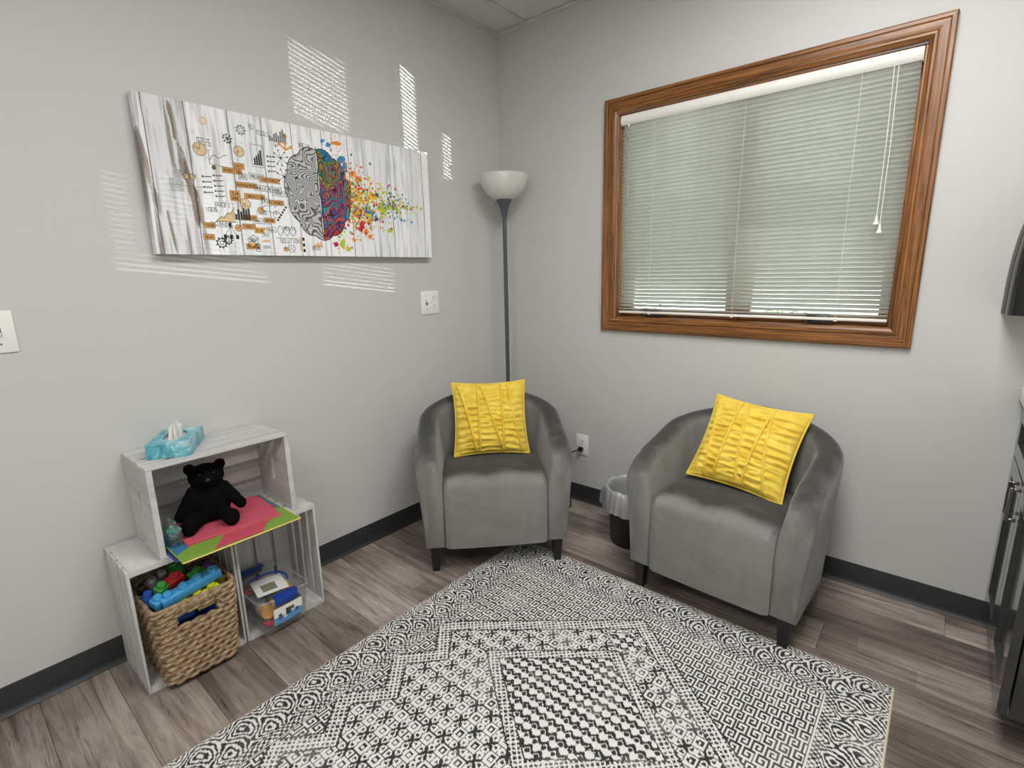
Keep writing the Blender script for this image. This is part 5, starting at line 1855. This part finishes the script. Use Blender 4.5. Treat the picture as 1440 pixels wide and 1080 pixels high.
B_ = [((0.262, -1.815, 0.300), (0.032, 0.172, 0.030), (1, 4), LB, 'long light blue block with four studs across the basket front', (RAD(8), RAD(14), RAD(6))),
      ((0.264, -1.802, 0.2565), (0.028, 0.125, 0.022), (1, 3), YL, 'long lime yellow block under the long light blue block', (RAD(8), RAD(10), RAD(4))),
      ((0.252, -1.902, 0.287), (0.034, 0.034, 0.030), (1, 1), LB, 'square light blue block at the left basket corner', (RAD(10), RAD(16), RAD(20))),
      ((0.224, -1.882, 0.309), (0.030, 0.034, 0.028), (1, 1), GR, 'green block left of the red block', (RAD(12), RAD(20), RAD(24))),
      ((0.216, -1.844, 0.317), (0.032, 0.046, 0.030), (1, 1), RD, 'red block in the middle of the heap', (RAD(12), RAD(18), RAD(16))),
      ((0.176, -1.878, 0.316), (0.032, 0.062, 0.026), (1, 2), GY, 'dark grey block with two silver studs behind the red block', (RAD(10), RAD(10), RAD(16))),
      ((0.152, -1.826, 0.318), (0.034, 0.040, 0.030), (1, 1), GR, 'green block at the back of the heap', (RAD(6), RAD(6), RAD(10))),
      ((0.196, -1.914, 0.278), (0.032, 0.030, 0.034), (1, 1), DB, 'dark blue block tight in the left basket wall', (RAD(4), RAD(12), RAD(10))),
      ((0.214, -1.781, 0.302), (0.034, 0.048, 0.030), (1, 1), GR, 'bright green block with big stud right of the red block', (RAD(6), RAD(8), RAD(12))),
      ((0.196, -1.745, 0.296), (0.034, 0.036, 0.030), (1, 1), PU, 'purple block at the right of the heap', (RAD(4), RAD(8), RAD(8))),
      ((0.228, -1.728, 0.268), (0.034, 0.030, 0.030), (1, 1), OL, 'olive yellow block against the right basket wall', (0, RAD(8), RAD(6))),
      ((0.252, -1.860, 0.222), (0.044, 0.080, 0.026), (1, 2), DB, 'dark blue block seen through the basket hand hole', (0, RAD(4), RAD(4))),
      ((0.268, -1.784, 0.234), (0.030, 0.054, 0.026), (1, 1), rgb(206, 190, 110), 'pale yellow block seen through the basket hand hole', (RAD(6), RAD(4), RAD(-6)))]
for (loc, size, studs, colr, lab, rot) in B_:
    block(loc, size, studs, colr, lab, rot, silver if colr is GY else None)
block((0.140, -1.82, 0.1285), (0.150, 0.160, 0.203), (3, 3), DB, 'large dark blue block filling the bottom of the basket beneath the heap')

# clear latch box with play dough tools
def toy_box():
    t = empty('plastic_box', (0.176, -1.555, 0.0165), 'clear plastic box with blue latches full of toys in lower right crate', 'box', rz=RAD(2))
    hx, hy, H = 0.112, 0.074, 0.122
    def tub():
        bm = bmesh.new()
        rings = []
        for (z, gx) in ((0.0, 0.0), (0.004, 0.004), (H, 0.014), (H, 0.0115), (0.005, 0.002), (0.0035, -0.004)):
            ring = []
            r = 0.02
            for (cx_, cy_, a0) in ((1, 1, 0), (-1, 1, PI / 2), (-1, -1, PI), (1, -1, 1.5 * PI)):
                for q in range(6):
                    a = a0 + PI / 2 * q / 5
                    ring.append(bm.verts.new((cx_ * (hx + gx - r) + r * math.cos(a), cy_ * (hy + gx - r) + r * math.sin(a), z)))
            rings.append(ring)
        m = len(rings[0])
        for a, b in zip(rings, rings[1:]):
            for k in range(m):
                j = (k + 1) % m
                bm.faces.new((a[k], a[j], b[j], b[k]))
        bm.faces.new(rings[0][::-1]); bm.faces.new(rings[-1])
        return bm_mesh(bm, 'tub', True)
    link('tub', tub(), M['bin'], t)
    def lid():
        bm = bmesh.new()
        rings = []
        for (z, gx) in ((H - 0.004, 0.017), (H + 0.001, 0.019), (H + 0.010, 0.017), (H + 0.012, 0.012), (H + 0.006, 0.004), (H + 0.006, -0.010), (H + 0.009, -0.016)):
            ring = []
            r = 0.022
            for (cx_, cy_, a0) in ((1, 1, 0), (-1, 1, PI / 2), (-1, -1, PI), (1, -1, 1.5 * PI)):
                for q in range(6):
                    a = a0 + PI / 2 * q / 5
                    ring.append(bm.verts.new((cx_ * (hx + gx - r) + r * math.cos(a), cy_ * (hy + gx - r) + r * math.sin(a), z)))
            rings.append(ring)
        m = len(rings[0])
        for a, b in zip(rings, rings[1:]):
            for k in range(m):
                j = (k + 1) % m
                bm.faces.new((a[k], a[j], b[j], b[k]))
        bm.faces.new(rings[-1])
        return bm_mesh(bm, 'lid', True)
    link('lid', lid(), M['bin'], t)
    rim = []
    for (cx_, cy_, a0) in ((1, 1, 0), (-1, 1, PI / 2), (-1, -1, PI), (1, -1, 1.5 * PI)):
        for q in range(6):
            a = a0 + PI / 2 * q / 5
            rim.append((cx_ * (hx - 0.005) + 0.022 * math.cos(a), cy_ * (hy - 0.005) + 0.022 * math.sin(a), H + 0.009))
    tube('lid_rim', rim, 0.0028, M['bin_rim'], t, 6, True)
    for s in (-1, 1):
        bm = bmesh.new()
        box_bm(bm, (s * (hx + 0.019), 0, H - 0.004), (0.008, 0.084, 0.030), None, 0.0025, 2)
        box_bm(bm, (s * (hx + 0.010), 0, H + 0.012), (0.026, 0.084, 0.006), None, 0.002, 2)
        link('latch', bm_mesh(bm, 'latch', True), M['latch_blue'], t)['label'] = 'blue snap latch'
    # paper label on the front wall and a leaflet under the lid
    lab = box('front_label', (hx + 0.0125, 0.004, 0.060), (0.001, 0.104, 0.064), M['paper'], t, rot=(0, RAD(5), 0))
    box('label_band', (0.0006, 0, -0.018), (0.0006, 0.104, 0.028), plain('label_blue', rgb(96, 152, 208), 0.5), lab)
    rng = random.Random(2)
    for k, (yy, zz, c, s1, s2) in enumerate(((-0.03, -0.004, rgb(70, 84, 120), 0.012, 0.02), (0.0, 0.004, rgb(60, 66, 62), 0.018, 0.026), (0.012, 0.010, rgb(110, 100, 60), 0.02, 0.014), (0.032, -0.006, rgb(60, 100, 150), 0.014, 0.014), (-0.012, -0.012, rgb(230, 226, 210), 0.01, 0.01))):
        box('label_picture', (0.001, yy, zz), (0.0006, s1, s2), plain('label_print', c, 0.5, var=0.3, scale=200), lab)
    lf = box('leaflet', (0.01, 0.0, H - 0.0015), (0.115, 0.105, 0.0008), M['paper'], t, rot=(0, 0, RAD(-12)))
    box('leaflet_picture', (0.012, -0.005, 0.0006), (0.050, 0.050, 0.0004), plain('leaflet_print', rgb(128, 126, 104), 0.6, var=0.5, scale=120), lf)
    tube('carry_handle', spline([(-0.045, -0.045, H + 0.012), (-0.050, 0.0, H + 0.013), (-0.030, 0.048, H + 0.013), (0.015, 0.062, H + 0.013), (0.045, 0.052, H + 0.012)], 6), 0.004, M['latch_blue'], t, 7)
    return t
tb = toy_box()
TB = Vector((0.176, -1.555, 0.0165))
def toy(kind, loc, dims, colr, label, rot=(0, 0, 0)):
    mt = plain('toy_plastic', colr, 0.35, var=0.05)
    if kind == 'cutter':
        R, r = dims
        o = tube('dough_cutter', [(R * math.cos(2 * PI * k / 28), R * math.sin(2 * PI * k / 28), 0) for k in range(28)], r, mt, None, 8, True)
        nm = 'cutter'
    elif kind == 'pot':
        r, h = dims
        o = lathe_obj('dough_pot', [(0, -h / 2), (r, -h / 2), (r, h / 2 - 0.008), (r + 0.0015, h / 2 - 0.008), (r + 0.0015, h / 2), (r - 0.003, h / 2), (r - 0.004, h / 2 - 0.003), (0, h / 2 - 0.003)], mt, None, None, None, 24)
        nm = 'pot'
    elif kind == 'roller':
        r, L = dims
        o = lathe_obj('dough_roller', [(0, -L / 2 - 0.012), (r * 0.45, -L / 2 - 0.010), (r * 0.45, -L / 2), (r, -L / 2 + 0.001), (r, L / 2 - 0.001), (r * 0.45, L / 2), (r * 0.45, L / 2 + 0.010), (0, L / 2 + 0.012)], mt, None, None, None, 20)
        nm = 'roller'
    else:
        bm = bmesh.new(); box_bm(bm, (0, 0, 0), dims, None, 0.005, 2); box_bm(bm, (0, 0, dims[2] / 2 + 0.003), (dims[0] * 0.5, dims[1] * 0.5, 0.006), None, 0.002, 1)
        o = link('dough_mould', bm_mesh(bm, 'dough_mould', True), mt); nm = 'mould'
    o.location = TB + Vector(loc); o.rotation_euler = rot
    tag(o, label, 'toy', 'play dough toys in the clear box')
toy('pot', (0.084, -0.050, 0.075), (0.021, 0.042), rgb(224, 160, 70), 'orange toy pot at the front left inside the clear box', (0, RAD(80), 0))
toy('roller', (0.092, -0.048, 0.030), (0.011, 0.030), rgb(206, 50, 70), 'red toy roller low at the front left inside the clear box', (RAD(70), 0, 0))
toy('mould', (0.060, -0.040, 0.030), (0.04, 0.04, 0.036), rgb(74, 110, 84), 'dark green toy mould behind the red roller in the clear box')
toy('pot', (0.080, 0.052, 0.070), (0.020, 0.034), rgb(60, 140, 80), 'green toy pot at the front right inside the clear box', (0, RAD(75), 0))
toy('mould', (0.078, 0.050, 0.026), (0.044, 0.036, 0.038), rgb(40, 44, 46), 'black toy mould low at the front right inside the clear box')
toy('mould', (0.0, 0.035, 0.088), (0.075, 0.045, 0.026), rgb(76, 156, 96), 'green toy mould under the lid beside the leaflet')
toy('mould', (0.035, 0.010, 0.060), (0.06, 0.05, 0.03), rgb(226, 176, 96), 'orange toy mould in the middle of the clear box')
toy('mould', (-0.065, 0.015, 0.086), (0.06, 0.07, 0.03), rgb(222, 196, 140), 'beige toy mould at the back of the clear box')
toy('cutter', (-0.062, -0.040, 0.092), (0.024, 0.005), rgb(214, 96, 70), 'orange red ring cutter at the back left under the lid')
toy('mould', (0.010, -0.045, 0.080), (0.06, 0.035, 0.03), rgb(120, 128, 142), 'grey blue toy mould under the left edge of the lid')
toy('mould', (-0.02, 0.0, 0.030), (0.10, 0.10, 0.045), rgb(52, 76, 130), 'dark blue toy mould lying at the bottom of the clear box')

toy('mould', (0.050, 0.050, 0.088), (0.045, 0.040, 0.022), rgb(222, 120, 60), 'orange toy mould near the front right corner under the lid')
toy('mould', (0.045, -0.045, 0.062), (0.045, 0.040, 0.024), rgb(214, 206, 188), 'cream toy mould on the left side behind the orange pot')
toy('cutter', (0.020, 0.040, 0.108), (0.020, 0.004), rgb(234, 200, 70), 'yellow ring cutter lying on the green mould under the lid')
toy('mould', (-0.068, 0.000, 0.058), (0.060, 0.090, 0.022), rgb(232, 178, 84), 'amber toy mould at the back of the clear box below the beige mould')
toy('mould', (0.085, 0.003, 0.024), (0.030, 0.050, 0.034), rgb(86, 150, 190), 'light blue toy mould low behind the front label')

# ------------------------------------------------------------------ outside the window
g = box('ground_outside', (1.3, 20.2, -0.42), (60, 40, 0.1), M['pavement'])
struct(g, 'pale sunlit pavement outside the window')
lw = box('lawn', (1.3, 5.2, -0.362), (16, 3.0, 0.02), M['lawn'])
struct(lw, 'strip of lawn outside the window')
def shrub(loc, r, h, mat, label, seed, n=500, trunk=0.0):
    t = empty('tree' if trunk else 'shrub', loc, label, 'tree' if trunk else 'shrub', group='trees outside' if trunk else 'shrubs outside')
    rng = random.Random(seed)
    bm = bmesh.new()
    for k in range(n):
        d = Vector((rng.gauss(0, 1), rng.gauss(0, 1), rng.gauss(0, 1))).normalized() * rng.uniform(0.55, 1.0)
        p = Vector((d.x * r, d.y * r, trunk + h * 0.5 + d.z * h * 0.5))
        s = rng.uniform(0.05, 0.11) * (1.6 if trunk else 1)
        R3 = Matrix.Rotation(rng.uniform(0, 6.28), 3, 'Z') @ Matrix.Rotation(rng.uniform(-1.2, 1.2), 3, 'X')
        vs = [bm.verts.new(p + R3 @ Vector(c)) for c in ((-s * 0.5, 0, 0), (0, -s * 0.3, s * 0.1), (s * 0.5, 0, 0), (0, s * 0.3, s * 0.1))]
        bm.faces.new(vs)
    f = link('foliage', bm_mesh(bm, 'foliage'), mat, t); f['kind'] = 'stuff'
    tube('trunk', [(0, 0, 0), (0.02, 0.01, (trunk + h * 0.5) * 0.5), (0, 0, trunk + h * 0.55)], 0.09 if trunk else 0.03, M['bark'], t, 8)
shrub((-1.2, 4.4, -0.352), 0.8, 1.15, M['leaf2'], 'rounded shrub on the lawn outside seen through the left of the blind', 1, 700)
shrub((0.5, 5.0, -0.352), 0.7, 0.95, M['leaf'], 'low green shrub on the lawn outside behind the middle of the blind', 2, 600)
shrub((2.6, 4.6, -0.352), 0.75, 1.05, M['leaf'], 'leafy shrub on the lawn outside behind the right of the blind', 3, 700)
shrub((-4.2, 9.5, -0.37), 1.9, 3.4, M['leaf'], 'tall leafy tree standing far outside to the left', 4, 1500, 1.4)
shrub((1.2, 11.0, -0.37), 2.1, 3.2, M['leaf2'], 'tall pale leafy tree standing far outside in the middle', 5, 1500, 1.6)
shrub((4.6, 9.0, -0.37), 1.8, 3.2, M['leaf'], 'tall leafy tree standing far outside to the right', 6, 1500, 1.3)
shrub((-0.3, 7.6, -0.37), 0.9, 1.0, M['leaf2'], 'olive green shrub outside standing beyond the lawn on the left', 7, 700)
shrub((3.6, 7.2, -0.37), 0.9, 1.0, M['leaf'], 'broad green shrub outside standing beyond the lawn on the right', 8, 700)
